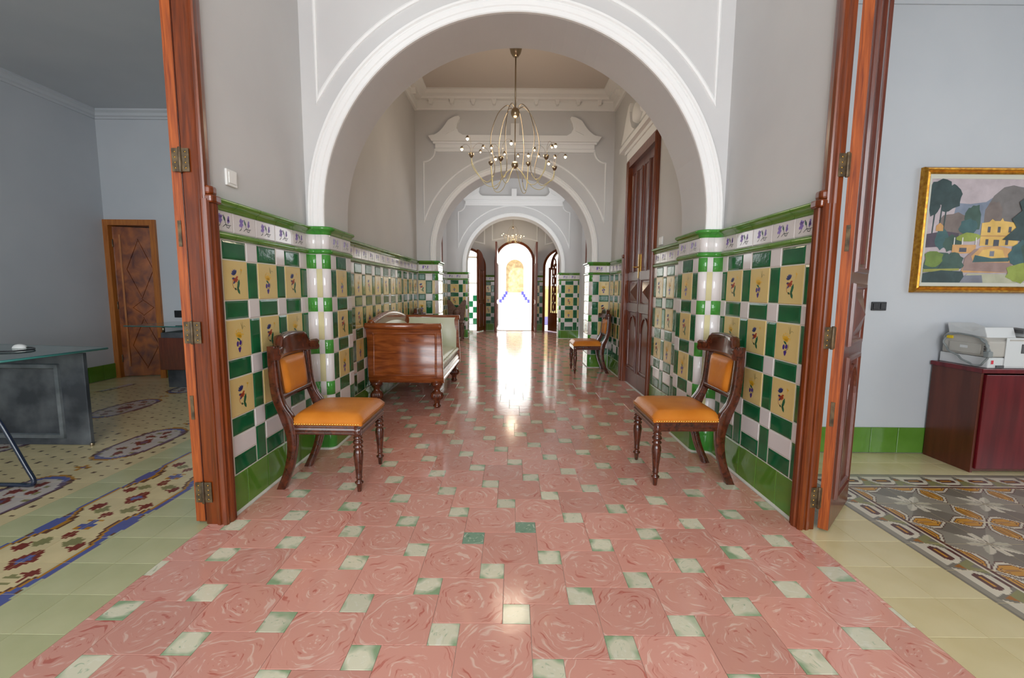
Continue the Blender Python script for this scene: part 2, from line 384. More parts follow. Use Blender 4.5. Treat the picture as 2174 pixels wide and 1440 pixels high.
def tile_mesh(kind, w_, h_, motif=None):
    key = (kind, round(w_, 3), round(h_, 3), motif)
    if key in mesh_cache: return mesh_cache[key]
    mb = MB(); a, b = w_/2 - GR/2, h_/2 - GR/2
    bv, bd = {'green': (min(.013, w_*.2), .0045), 'white': (.004, .002), 'lime': (.003, .002), 'yellow': (.003, .0018)}.get(kind, (.003, .002))
    bv = min(bv, a*.6)
    vs_ = [(-a, .010, -b), (a, .010, -b), (a, .010, b), (-a, .010, b), (-a, bd, -b), (a, bd, -b), (a, bd, b), (-a, bd, b),
           (-a+bv, 0, -b+bv), (a-bv, 0, -b+bv), (a-bv, 0, b-bv), (-a+bv, 0, b-bv)]
    mb.add(vs_, [(8,9,10,11), (4,5,9,8), (5,6,10,9), (6,7,11,10), (7,4,8,11), (0,1,5,4), (1,2,6,5), (2,3,7,6), (3,0,4,7)])
    mats = [kind]
    if motif:
        for k, poly in MOTIF[motif]:
            if k not in mats: mats.append(k)
            q = [(max(-a+.004, min(a-.004, x)), z) for x, z in poly]
            ar = sum(q[i][0]*q[(i+1) % len(q)][1] - q[(i+1) % len(q)][0]*q[i][1] for i in range(len(q)))
            if abs(ar) < 1e-7: continue
            if ar < 0: q = q[::-1]
            mb.add([(x, -.0006, z) for x, z in q], [tuple(range(len(q)))], mats.index(k))
    me = mb.mesh('tile_' + kind, mats); mesh_cache[key] = me
    return me
Z0 = .205
WIDE = [(.205, .307, 'green'), (.307, .410, 'white'), (.410, .512, 'green'), (.512, .716, 'yellow'), (.716, .818, 'green'),
        (.818, 1.022, 'yellow'), (1.022, 1.124, 'green'), (1.124, 1.328, 'yellow'), (1.328, 1.430, 'green')]
NARROW = [(.205, .410, 'green'), (.410, .512, 'white'), (.512, .716, 'green'), (.716, .818, 'white'), (.818, 1.022, 'green'),
          (1.022, 1.124, 'white'), (1.124, 1.328, 'green'), (1.328, 1.430, 'white')]
CAP = [(0, 1.568), (.006, 1.572), (.008, 1.584), (.016, 1.592), (.028, 1.598), (.034, 1.606), (.034, 1.614), (.028, 1.621), (.014, 1.624), (-.014, 1.624)]
BAND = [(0, 1.432), (.010, 1.436), (.016, 1.444), (.017, 1.452), (.012, 1.460), (0, 1.467)]
def sweep_plan(mb, pts, nrm, prof, m=0, ends=True):
    rows = [[(p[0]+n[0]*o_, p[1]+n[1]*o_, z) for o_, z in prof] for p, n in zip(pts, nrm)]
    mb.grid(rows, m, True)
    if ends:
        for r in (rows[0], rows[-1]): mb.add(r, [tuple(range(len(r)))], m)
    return mb
def moulding_piece(name, pts, nrm, prof, mk, parent):
    c = (pts[len(pts)//2][0], pts[len(pts)//2][1], prof[0][1])
    key = (name, mk, tuple((round(p[0]-c[0], 3), round(p[1]-c[1], 3)) for p in pts), tuple((round(q[0], 2), round(q[1], 2)) for q in nrm))
    if key in mesh_cache: return link(name, mesh_cache[key], parent, c)
    o = sweep_plan(MB(), pts, nrm, prof).build(name, mk, parent, c); mesh_cache[key] = o.data
    return o
def curve_piece(name, pts, nrm, z0, z1, mk, parent):
    prof = [(-.010, z0+GR/2), (-.001, z0+GR/2), (0, z0+GR/2+.001), (0, z1-GR/2-.001), (-.001, z1-GR/2), (-.010, z1-GR/2)]
    c = (pts[0][0], pts[0][1], z0)
    key = (name, mk, round(z1-z0, 3), tuple((round(p[0]-c[0], 3), round(p[1]-c[1], 3)) for p in pts), tuple((round(q[0], 2), round(q[1], 2)) for q in nrm))
    if key in mesh_cache: return link(name, mesh_cache[key], parent, c)
    o = sweep_plan(MB(), pts, nrm, prof).build(name, mk, parent, c); mesh_cache[key] = o.data
    return o
def dado_run(parent, p0, d, n, L_, phase, flip=0, top=True, far=None):
    """lay the tiled dado along a straight wall; far = distance past which tiles join one stuff mesh"""
    rot = math.atan2(n[1], n[0]) + PI/2
    lx = (math.cos(rot), math.sin(rot)); same = lx[0]*d[0] + lx[1]*d[1] > 0
    pos = lambda s, z: (p0[0]+d[0]*s, p0[1]+d[1]*s, z)
    def put(kind, s0, s1, z0, z1, motif=None, name='wall_tile'):
        if s1 - s0 < .012: return
        link(name, tile_mesh(kind, s1-s0, z1-z0, motif), parent, pos((s0+s1)/2, (z0+z1)/2), rot)
    k = math.floor(-phase/.306) - 1
    while phase + k*.306 < L_:
        s = phase + k*.306
        a, b = max(0, s), min(L_, s+.204)
        if b > a:
            y_i = 0
            for z0, z1, kind in WIDE:
                mo = None
                if kind == 'yellow':
                    y_i += 1
                    if b-a > .1: mo = 'AB'[(k + y_i + flip + 1) % 2]
                put(kind, a, b, z0, z1, mo)
        a, b = max(0, s+.204), min(L_, s+.306)
        if b > a:
            for z0, z1, kind in NARROW: put(kind, a, b, z0, z1)
        k += 1
    k = math.floor(-phase/.204) - 1
    while phase + .102 + k*.204 < L_:
        s = phase + .102 + k*.204; a, b = max(0, s), min(L_, s+.204)
        if b - a > .012:
            put('lime', a, b, .004, Z0, name='base_tile')
            if top:
                put('white', a, b, 1.468, 1.570, 'L' if b-a > .13 else None, 'border_tile')
                pa, pb = pos(a+GR/2, 0), pos(b-GR/2, 0)
                moulding_piece('cap_tile', [pa[:2], pb[:2]], [n, n], CAP, 'lime', parent)
                moulding_piece('band_tile', [pa[:2], pb[:2]], [n, n], BAND, 'lime', parent)
        k += 1
    # recessed grout bed
    q0 = (p0[0]-n[0]*.0035, p0[1]-n[1]*.0035); q1 = (q0[0]+d[0]*L_, q0[1]+d[1]*L_)
    r0 = (p0[0]-n[0]*.016, p0[1]-n[1]*.016); r1 = (r0[0]+d[0]*L_, r0[1]+d[1]*L_)
    MB().prism([q0, q1, r1, r0], 0, 1.585, 'z').build('grout_bed', 'grout', parent)
    e = .014; rows = [[(p0[0]+d[0]*t+n[0]*o_, p0[1]+d[1]*t+n[1]*o_, z) for o_, z in ((-.002, 0), (e, .0005), (e*.45, .006), (0, .012), (-.002, .012))] for t in (0, L_)]
    MB().grid(rows, 0, True).build('grout_bead', 'grout', parent)
def dado_curve(parent, pts, nrm, ka, kb, step=None):
    """a rounded or narrow vertical strip: ka in the 10 cm rows, kb in the 20 cm rows"""
    for z0, z1, kind in NARROW:
        curve_piece('corner_tile', pts, nrm, z0, z1, ka if z1-z0 < .15 else kb, parent)
    curve_piece('corner_base_tile', pts, nrm, .004, Z0, 'emerald', parent)
    curve_piece('corner_border_tile', pts, nrm, 1.468, 1.570, 'white', parent)
    moulding_piece('cap_tile', pts, nrm, CAP, 'emerald', parent)
    moulding_piece('band_tile', pts, nrm, BAND, 'emerald', parent)
    g = [(p[0]-n[0]*.004, p[1]-n[1]*.004) for p, n in zip(pts, nrm)]; h = [(p[0]-n[0]*.016, p[1]-n[1]*.016) for p, n in zip(pts, nrm)]
    MB().prism(g + h[::-1], 0, 1.585, 'z').build('grout_bed', 'grout', parent)
    sweep_plan(MB(), pts, nrm, [(-.002, 0), (.014, .0005), (.0065, .006), (0, .012), (-.002, .012)], ends=False).build('grout_bead', 'grout', parent)

# ------------------------------------------------------------------ layout constants
WX, PX = 1.457, 1.475            # tile face / plaster face of the corridor walls
RX = 1.60                        # room side of the corridor walls
CEIL = 4.03
A1 = dict(y0=3.225, y1=3.66, tile=1.325, R=1.343, zc=1.70, aw=.112, lineR=1.57, lx=1.365)
A2 = dict(y0=6.865, y1=7.32, tile=1.155, R=1.18, zc=1.776, aw=.085, lineR=1.42, lx=1.353)
A3 = dict(y0=11.065, y1=11.5, tile=1.13, R=1.165, zc=1.80, aw=.09, lineR=1.42, lx=1.353)

# ------------------------------------------------------------------ floors
def quad_mesh_tile(w_, d_, key, mk):
    key = ('floor', round(w_, 3), round(d_, 3), key)
    if key in mesh_cache: return mesh_cache[key]
    a, b, bv = w_/2-.0007, d_/2-.0007, .0012
    mb = MB().add([(-a,-b,-.012),(a,-b,-.012),(a,b,-.012),(-a,b,-.012),(-a,-b,-.0008),(a,-b,-.0008),(a,b,-.0008),(-a,b,-.0008),
                   (-a+bv,-b+bv,0),(a-bv,-b+bv,0),(a-bv,b-bv,0),(-a+bv,b-bv,0)],
                  [(8,9,10,11),(4,5,9,8),(5,6,10,9),(6,7,11,10),(7,4,8,11),(0,1,5,4),(1,2,6,5),(2,3,7,6),(3,0,4,7)])
    me = mb.mesh('floor_tile', [mk]); mesh_cache[key] = me; return me
floor = struct(MB().box(-1.62, 1.62, BACK, 13.3, -.2, -.004).build('floor', 'grout'), 'pink marbled cement floor with small cream insets running down the corridor', 'floor')
LT, ST = .252, .1008
C0 = (-.340, 1.6774)
XL0, XR0 = -1.535, 1.442
far = MB(); far_in = MB()
def hall_limits(y):
    if y < 2.2: return XL0, XR0
    for A in (A1, A2, A3):
        if A['y0']-.02 < y < A['y1']+.02: return -A['tile']-.02, A['tile']+.02
    if y > A2['y1'] : return -1.62, 1.62
    return -PX, PX
def clip(x0, x1, y0, y1):
    lo = max(hall_limits(y0+.001)[0], hall_limits(y1-.001)[0]); hi = min(hall_limits(y0+.001)[1], hall_limits(y1-.001)[1])
    if y0 < 2.2 < y1: lo, hi = XL0, XR0
    for A in (A1, A2, A3):
        if y0 < A['y0'] and y1 > A['y1']: pass
    return max(x0, -1.62 if y0 > 7 else (XL0 if y0 < 2.2 else -PX)), min(x1, 1.62 if y0 > 7 else (XR0 if y0 < 2.2 else PX)), max(y0, BACK), min(y1, 13.12)
green_insets = {(1, -1), (2, -1)}
n_t = 0
for i in range(-30, 60):
    for j in range(-60, 30):
        cx = C0[0] + i*LT + j*ST; cy = C0[1] + i*ST - j*LT
        for big in (1, 0):
            if big: x0, x1, y0, y1 = cx-ST/2-LT, cx-ST/2, cy-ST/2, cy-ST/2+LT
            else: x0, x1, y0, y1 = cx-ST/2, cx+ST/2, cy-ST/2, cy+ST/2
            x0, x1, y0, y1 = clip(x0, x1, y0, y1)
            if x1-x0 < .012 or y1-y0 < .012: continue
            k = 'pink' if big else ('inset_green' if (i, j) in green_insets else 'inset')
            if .75 < y0 < 5.6:
                link('floor_tile' if big else 'floor_inset', quad_mesh_tile(x1-x0, y1-y0, k, k), floor, ((x0+x1)/2, (y0+y1)/2, 0)); n_t += 1
            else:
                mb = far if big else far_in
                g = .0009
                mb.add([(x0+g,y0+g,0),(x1-g,y0+g,0),(x1-g,y1-g,0),(x0+g,y1-g,0),(x0+g,y0+g,-.004),(x1-g,y0+g,-.004),(x1-g,y1-g,-.004),(x0+g,y1-g,-.004)],
                       [(0,1,2,3),(4,5,1,0),(5,6,2,1),(6,7,3,2),(7,4,0,3)])
o = far.build('distant_floor_tiles', 'pink', floor); o['kind'] = 'stuff'
o = far_in.build('distant_floor_insets', 'inset', floor); o['kind'] = 'stuff'

# printed cement tiles of the side rooms
C_ = {k: srgb(*v) for k, v in dict(cream=(214, 196, 150), cream2=(206, 190, 148), sage=(176, 180, 142), ochre=(176, 122, 34), brown=(100, 62, 40), blue=(84, 92, 150), violet=(104, 86, 108),
      lilac=(196, 186, 178), red=(122, 46, 34), olive=(134, 130, 84), dash=(104, 84, 62), grey=(146, 138, 122), grey2=(122, 114, 100), white=(212, 202, 180), pale=(186, 178, 156), maroon=(92, 52, 44), gold=(200, 142, 50), dgold=(156, 98, 30)).items()}
def band_colour(x, y):
    """patterned border strip, x across 0..0.44, y along: waisted panels with rosettes and crosses"""
    P = .584; q = .0146
    x = (math.floor(x/q)+.5)*q; y = (math.floor(y/q)+.5)*q
    m = (y-2.118+P/2) % P - P/2                       # 0 at the waist with the cross
    d = x-.22; c = abs(d); am = abs(m); ar = P/2-am   # ar = distance to the rosette
    t = max(0, min(1, (am-.04)/.13)); half = .135 + .052*t
    half = round(half/q)*q
    if c > half + q*.5:
        if c < half + q*1.6: return 'blue'
        if am < .13 and c < .135+.052+.006+.03*(1-am/.13): return 'blue' if c < .196 or am < .07 else 'brown'
        if c < half + q*2.4 and am > .13: return 'ochre'
        return 'sage'
    if c > half - q*.5: return 'ochre'
    if c > half - q*1.5: return 'brown' if t < 1 else 'cream2'
    if c < .03 and ar < .03: return 'blue' if c + ar < .03 else 'red'
    if c + .75*ar < .062: return 'red'
    if c < .012 and am < .016: return 'blue'
    if (c < .045 and am < .010) or (c < .010 and am < .045): return 'blue'
    if abs(c-.032) < .012 and abs(am-.034) < .012: return 'ochre'
    for dx, r in ((.125, .10), (0, .195)):
        if abs(c-dx) + .8*abs(ar-r) < .034: return 'red'
    if abs(c-.075) + abs(ar-.14) < .045 and (round(x/q)+round(y/q)) % 2 == 0: return 'olive'
    return 'cream'
def field_colour(x, y):
    """main field of the left room (x, y in metres): sprinkled dashes and long medallions"""
    q = .0146; MX, MY = .99, .98
    x = (math.floor(x/q)+.5)*q; y = (math.floor(y/q)+.5)*q
    u = (x + 2.843 + MX/2) % MX - MX/2; v = (y - 3.32 + MY/2) % MY - MY/2
    e = (abs(u)/.165)**2.4 + (abs(v)/.345)**2.8
    if e < 1.0:
        if e > .74: return 'blue' if abs(v) > .27 else 'violet'
        if abs(u)+.75*abs(v) < .03: return 'violet'
        if abs(u)+.75*abs(v) < .062: return 'red'
        if abs(abs(u)-.055) + .8*abs(abs(v)-.13) < .034 or abs(u) + .8*abs(abs(v)-.23) < .036: return 'red'
        if (round(x/q)*3 + round(y/q)) % 11 == 0: return 'olive'
        return 'lilac'
    if e < 1.22: return 'ochre' if abs(v) > .30 else 'brown'
    w = abs(v)-MY/2
    if abs(u) + abs(w) < .02: return 'blue'
    if (abs(u) < .05 and abs(w) < .012) or (abs(u) < .012 and abs(w) < .05): return 'ochre'
    a, b = (x % .102), ((y + .051*(math.floor(x/.102) % 2)) % .102)
    if abs(a-.05) < .012 and abs(b-.05) < .008: return 'dash'
    return 'cream'
def printed_tile(parent, x0, x1, y0, y1, fn, cells, key=None):
    n = cells; w_, d_ = x1-x0, y1-y0
    if key is None or key not in mesh_cache:
        g = .0008
        nx = max(1, round(n*w_/.204)); ny = max(1, round(n*d_/.204))
        xs = [-w_/2+g+(w_-2*g)*i/nx for i in range(nx+1)]; ys = [-d_/2+g+(d_-2*g)*i/ny for i in range(ny+1)]
        vs_ = [(x, y, 0) for y in ys for x in xs]; fs = []; cs = []
        for jy in range(ny):
            for ix in range(nx):
                c = fn((x0+x1)/2 + (xs[ix]+xs[ix+1])/2, (y0+y1)/2 + (ys[jy]+ys[jy+1])/2)
                fs.append((jy*(nx+1)+ix, jy*(nx+1)+ix+1, (jy+1)*(nx+1)+ix+1, (jy+1)*(nx+1)+ix)); cs.append(C_[c])
        k = len(vs_); X0, X1, Y0_, Y1_ = xs[0], xs[-1], ys[0], ys[-1]
        vs_ += [(X0, Y0_, 0), (X1, Y0_, 0), (X1, Y1_, 0), (X0, Y1_, 0), (X0, Y0_, -.01), (X1, Y0_, -.01), (X1, Y1_, -.01), (X0, Y1_, -.01)]
        fs += [(k+4, k+5, k+1, k), (k+5, k+6, k+2, k+1), (k+6, k+7, k+3, k+2), (k+7, k+4, k, k+3)]; cs += [C_['cream']]*4
        me = bpy.data.meshes.new('printed_floor_tile'); me.from_pydata(vs_, [], fs); me.materials.append(M['print'])
        at = me.color_attributes.new('print', 'FLOAT_COLOR', 'CORNER')
        buf = []
        for f, c in zip(fs, cs): buf += list(c)*len(f)
        at.data.foreach_set('color', buf); me.update()
        if key is not None: mesh_cache[key] = me
    else: me = mesh_cache[key]
    return link('floor_tile', me, parent, ((x0+x1)/2, (y0+y1)/2, 0))
floor_l = struct(MB().box(-5.4, XL0, BACK, 6.2, -.2, -.004).build('floor_left', 'grout'), 'patterned cement tile floor of the room on the left', 'floor')
floor_r = struct(MB().box(XR0, 6.0, BACK, 3.4, -.2, -.004).build('floor_right', 'grout'), 'brown and grey patterned cement tile floor of the room on the right', 'floor')
TL = .2
stuff_l = MB()
def vis_left(x, y):                    # rough: is the tile within the photographed part of the room
    return y > .75 and -x < 1.16*(y+.35) and x < -.62*y + .2
x = XL0; c = 0
rest = []
while x > -5.3:
    wd = .1875 if c < 2 else .22 if c < 4 else TL
    x1, x0 = x, x-wd
    k = 0; y = 1.006 - 3*.2
    while y < 5.75:
        y0, y1 = y, y+.2
        plain = c < 2 or c == 4 or (x0 < -4.95) or y0 > 5.35
        cx, cy = (x0+x1)/2, (y0+y1)/2
        v = vis_left(cx, cy)
        if plain:
            mk = 'sage_floor' if c in (0, 1, 4) else 'cream_floor'
            if v: link('floor_tile', quad_mesh_tile(wd, .2, mk, mk), floor_l, (cx, cy, 0))
            else: stuff_l.add([(x0+.001,y0+.001,-.0005),(x1-.001,y0+.001,-.0005),(x1-.001,y1-.001,-.0005),(x0+.001,y1-.001,-.0005)], [(0,1,2,3)], 0 if c in (0, 1, 4) else 1)
        elif v:
            if c in (2, 3):
                xb = XL0 - .375
                fn = lambda a, b: band_colour(xb-a, b)
            else: fn = field_colour
            printed_tile(floor_l, x0, x1, y0, y1, fn, 15)
        else:
            stuff_l.add([(x0+.001,y0+.001,-.0005),(x1-.001,y0+.001,-.0005),(x1-.001,y1-.001,-.0005),(x0+.001,y1-.001,-.0005)], [(0,1,2,3)], 1)
        y += .2
    x = x0; c += 1
o = stuff_l.build('distant_floor_tiles', ['sage_floor', 'cream_floor'], floor_l); o['kind'] = 'stuff'
# right room
def rp_field(x, y):
    P = .408
    u = ((x-1.87-.2) % P)/P; v = ((y-2.83+.204) % P)/P
    u = u-1 if u > .5 else u; v = v-1 if v > .5 else v        # cross centre at 0,0
    if abs(v) > abs(u): a, b = abs(v), abs(u)
    else: a, b = abs(u), abs(v)
    # long hexagon along a from .06 to .40, half width .085
    def hexd(a, b, s):
        d1 = b - (.085+s); d2 = (b - (a-.05+s)*.75); d3 = (b - (.42+s-a)*.75)
        return max(d1, d2, d3)
    if a < .055 and b < .055:
        return 'maroon' if (a-b) < .012 and a > .02 else 'white'
    if hexd(a, b, -.045) < 0: return 'dgold' if b < .012 and .14 < a < .3 else 'gold'
    if hexd(a, b, -.033) < 0: return 'maroon'
    if hexd(a, b, -.0) < 0: return 'gold'
    if hexd(a, b, .016) < 0: return 'maroon'
    if hexd(a, b, .056) < 0: return 'white'
    if hexd(a, b, .072) < 0: return 'maroon'
    su, sv = .5-abs(u), .5-abs(v)                                   # star centre
    r = math.hypot(su, sv); th_ = math.degrees(math.atan2(sv, su))
    if r < .30:
        for c0 in (0, 45, 90):
            dd = th_-c0
            wd = 24*(1-abs(r-.12)/.18)
            if abs(dd) < wd and c0 in (45,): return 'white' if dd > 0 else 'pale'
            if c0 != 45 and abs(dd) < wd*.8 and r < .24: return 'pale' if dd > 0 else 'white'
    return 'grey' if (su-sv) > -.03 else 'grey2'
def rp_border(s, t):
    """s along, t across 0..0.2"""
    if t < .012 or t > .188: return 'maroon' if t > .1 else 'grey2'
    if t > .172: return 'white'
    if t < .03: return 'grey'
    u = (s % .204)-.102; c = t-.1
    d = max(abs(c)-.036, abs(u)*.8+abs(c)*.5-.058)
    if d < -.030: return 'gold'
    if d < -.012: return 'maroon'
    if d < .008: return 'white'
    q = (abs(u)-.102+.5*c)
    if abs(q) < .018: return 'dgold' if c < 0 else 'olive'
    if abs(q) < .036: return 'grey2'
    if abs(c) > .055: return 'maroon' if abs(u) < .05 and c > 0 else 'grey'
    return 'white'
BX, BY = 1.868, 2.83
def right_colour(x, y):
    tx, ty = x-BX, BY-y
    if tx < .204 and tx <= ty: return rp_border(y, tx)
    if ty < .204: return rp_border(x, ty)
    return rp_field(x, y)
y = BY+.4
for r_ in range(2):
    xx = XR0 + (.4 if r_ == 0 else 0)
    y1, y0 = BY+.4-.2*r_, BY+.2-.2*r_
    xx = XR0
    while xx < 4.4:
        if xx > 1.55: link('floor_tile', quad_mesh_tile(.213, .2, 'cf', 'cream_floor'), floor_r, (xx+.1065, (y0+y1)/2, 0))
        xx += .213
y = BY
while y > .6:
    y1, y0 = y, y-.2
    for i in range(2): link('floor_tile', quad_mesh_tile(.213, .2, 'cf', 'cream_floor'), floor_r, (XR0+.1065+.213*i, (y0+y1)/2, 0))
    y -= .2
iy = 0; y = BY
while y > 1.0:
    y1, y0 = y, y-.204; ix = 0; x = BX
    while x < 4.2 and x < 1.25*(y+.35)+.3:
        key = None
        if ix > 1 and iy > 1: key = ('rpf', ix % 2, iy % 2)
        elif ix > 1 and iy == 0: key = ('rpb', 0)
        printed_tile(floor_r, x, x+.204, y0, y1, right_colour, 34, key)
        x += .204; ix += 1
    y -= .204; iy += 1
o = MB().add([(XR0+.43, BACK, -.002), (6, BACK, -.002), (6, 1.0, -.002), (XR0+.43, 1.0, -.002)], [(0, 1, 2, 3)]).build('distant_floor_tiles', 'cream_floor', floor_r); o['kind'] = 'stuff'

# ------------------------------------------------------------------ corridor walls with tiled dado
def wall_box(name, x0, x1, y0, y1, z0, z1, mk, label, **kw):
    return struct(MB().box(x0, x1, y0, y1, z0, z1).build(name, mk, **kw), label, 'wall')
wl = wall_box('wall_left', -RX, -PX, 2.19, A1['y0']+.03, 0, CEIL, 'plaster', 'left corridor wall before the first arch, plaster above green and yellow tiles')
dado_run(wl, (-WX, 2.205), (0, 1), (1, 0), 3.165-2.205, 2.247-2.205, 0)
wr = wall_box('wall_right', PX, 1.515, 2.19, A1['y0']+.03, 0, CEIL, 'plaster', 'right corridor wall before the first arch, plaster above green and yellow tiles')
dado_run(wr, (WX, 2.205), (0, 1), (-1, 0), 3.165-2.205, 2.274-2.205, 0)
whl = wall_box('wall_hall_left', -RX, -PX, A1['y1']-.03, A2['y0']+.03, 0, CEIL, 'plaster', 'left wall of the middle hall behind the sofa, grey plaster above tiles')
dado_run(whl, (-WX, A1['y1']), (0, 1), (1, 0), 6.805-A1['y1'], 4.107-A1['y1']-.306, 0)
DY0, DY1, DZ = 4.70, 5.93, 2.83           # door opening incl. casing in right wall
whr = struct(MB().box(PX, RX, A1['y1']-.03, DY0+.02, 0, CEIL).box(PX, RX, DY1-.02, A2['y0']+.03, 0, CEIL).box(PX, RX, DY0+.02, DY1-.02, DZ-.02, CEIL).build('wall_hall_right', 'plaster'),
             'right wall of the middle hall with the tall panelled door, grey plaster above tiles', 'wall')
dado_run(whr, (WX, A1['y1']), (0, 1), (-1, 0), DY0-.005-A1['y1'], 4.403-A1['y1']-.612, 0)
dado_run(whr, (WX, DY1+.005), (0, 1), (-1, 0), 6.805-DY1-.005, .04, 1)
# hall between second and third arch
wfl = wall_box('wall_rear_left', -1.80, -1.64, A2['y0'], A3['y1'], 0, CEIL, 'plaster', 'left wall of the hall behind the second arch')
dado_run(wfl, (-1.622, A2['y1']), (0, 1), (1, 0), 11.02-A2['y1'], .1, 0)
wfr = wall_box('wall_rear_right', 1.66, 1.80, A2['y0'], A3['y1'], 0, CEIL, 'plaster', 'plain grey right wall of the hall behind the second arch')

def arch_wall(name, A, xw, label, pedestal=True, mk='plaster'):
    y0, y1, R, zc, zt = A['y0'], A['y1'], A['R'], A['zc'], CEIL
    mb = MB(); n = 48
    pts = arc(0, zc, R, PI, 0, n)
    for s in (-1, 1): mb.box(min(s*R, s*xw), max(s*R, s*xw), y0, y1, 0, zc)
    for i in range(n):
        (xa, za), (xb, zb) = pts[i], pts[i+1]
        mb.add([(xa,y0,za),(xb,y0,zb),(xb,y0,zt),(xa,y0,zt),(xa,y1,za),(xb,y1,zb),(xb,y1,zt),(xa,y1,zt)],
               [(0,1,2,3),(4,7,6,5)]); mb.add([(xa,y0,za),(xb,y0,zb),(xb,y1,zb),(xa,y1,za)], [(0,3,2,1)], 0, True)
    for s in (-1, 1): mb.box(min(s*R, s*xw), max(s*R, s*xw), y0, y1, zc, zt)
    o = struct(mb.build(name, mk, fix=False), label, 'wall')
    # moulded arch surround down to the tile cap
    aw = A['aw']
    path = [(-R, 1.624)] + arc(0, zc, R, PI, 0, 64) + [(R, 1.624)]
    prof = [(0, -.002), (0, .018), (.006, .024), (aw*.3, .024), (aw*.36, .03), (aw*.6, .034), (aw*.72, .028), (aw*.8, .040), (aw*.93, .040), (aw, .026), (aw, -.002)]
    ribbon_xz(MB(), path, prof, y0).build('archivolt', 'trim', o)
    # thin panel moulding: spandrels following the arch
    lr, lx = A['lineR'], A['lx']
    zt_ = zc + math.sqrt(lr*lr-lx*lx)
    a0 = math.atan2(zt_-zc, lx)
    ztop = 3.245 if pedestal else zc+lr+.12; zn = ztop-.17
    lp = [(-.016, -.002), (-.012, .010), (0, .016), (.012, .010), (.016, -.002)]
    outer = arc(0, zc, lr, a0, PI-a0, 60) + [(-lx, zn)] + arc(-lx, ztop, .17, -PI/2, 0, 8) + arc(lx, ztop, .17, PI, 1.5*PI, 8)
    outer = outer + [(lx, zn)]
    ribbon_xz(MB(), outer, lp, y0, closed=True).build('panel_moulding', 'trim', o)
    if pedestal:
        # lintel and broken scroll pediment
        mb = MB()
        mb.prism([(-1.165, 3.215), (1.165, 3.215), (1.18, 3.25), (1.165, 3.262), (-1.165, 3.262), (-1.18, 3.25)], y0-.03, y0+.002)
        mb.box(-1.17, 1.17, y0-.045, y0+.002, 3.262, 3.318)
        mb.box(-1.20, 1.20, y0-.065, y0+.002, 3.318, 3.345)
        mb.prism([(-1.215, 3.345), (1.215, 3.345), (1.262, 3.415), (1.20, 3.43), (-1.20, 3.43), (-1.262, 3.415)], y0-.10, y0+.002)
        for s in (-1, 1):
            P = [(s*1.262, 3.41)] + [(s*(1.262-.30*t-.06*math.sin(PI*t)), 3.415 + .235*t*t*(3-2*t)) for t in [i/8 for i in range(1, 9)]] + \
                [(s*.88, 3.69), (s*.82, 3.70), (s*.80, 3.67), (s*.835, 3.60), (s*.85, 3.53), (s*.82, 3.47), (s*.76, 3.435), (s*.70, 3.425)]
            mb.prism(P, y0-.085, y0+.002)
            mb.prism([(s*1.0, 3.44), (s*.93, 3.60), (s*.90, 3.62), (s*.88, 3.50)], y0-.10, y0-.08)
        mb.box(-.06, .06, y0-.085, y0+.002, 3.43, 3.60)
        mb.build('pediment', 'trim', o)
    return o
aw1 = arch_wall('wall_front_arch', A1, RX, 'first and largest arch of the corridor with white surround and tiled piers', False)
aw2 = arch_wall('wall_middle_arch', A2, 1.80, 'second arch of the corridor below the white broken scroll pediment')
aw3 = arch_wall('wall_rear_arch', A3, 2.6, 'third and farthest plaster arch of the corridor')
def pier(parent, A, s, x_wall, phase_f, flat=True, flipf=0):
    """tiled pier of an arch: cove at the wall, face, rounded corner, inner side"""
    r = .045; yf = A['y0']-.015; xi = A['tile']
    if flat:    # narrow pier: cove + plain strip + bullnose
        pts = arc(x_wall-r, yf-r, r, 0, PI/2, 6); nr = [(-(p[0]-(x_wall-r))/r, -(p[1]-(yf-r))/r) for p in pts]
        dado_curve(parent, [(s*a, b) for a, b in pts], [(s*a, b) for a, b in nr], 'emerald', 'white')
        pts = [(x_wall-r-.001, yf), (xi+r+.001, yf)]
        dado_curve(parent, [(s*a, b) for a, b in pts], [(0, -1)]*2, 'white', 'cream_glaze')
    else:
        x0, x1 = (xi+r, x_wall) if s > 0 else (-x_wall, -xi-r)
        dado_run(parent, (x0, yf), (1, 0), (0, -1), x1-x0, phase_f, flipf)
    pts = arc(xi+r, yf+r, r, -PI/2, -PI, 6); nr = [((p[0]-(xi+r))/r, (p[1]-(yf+r))/r) for p in pts]
    dado_curve(parent, [(s*a, b) for a, b in pts], [(s*a, b) for a, b in nr], 'emerald', 'white')
    ly = A['y1']-(yf+r)
    dado_run(parent, (s*xi, yf+r), (0, 1), (-s, 0), ly, .102, 1)
for s in (-1, 1):
    pier(aw1, A1, s, WX, 0)
    pier(aw2, A2, s, WX, .10 if s > 0 else -.09, False, s > 0)
    pier(aw3, A3, s, 1.622, .10 if s > 0 else .07, False, 1)

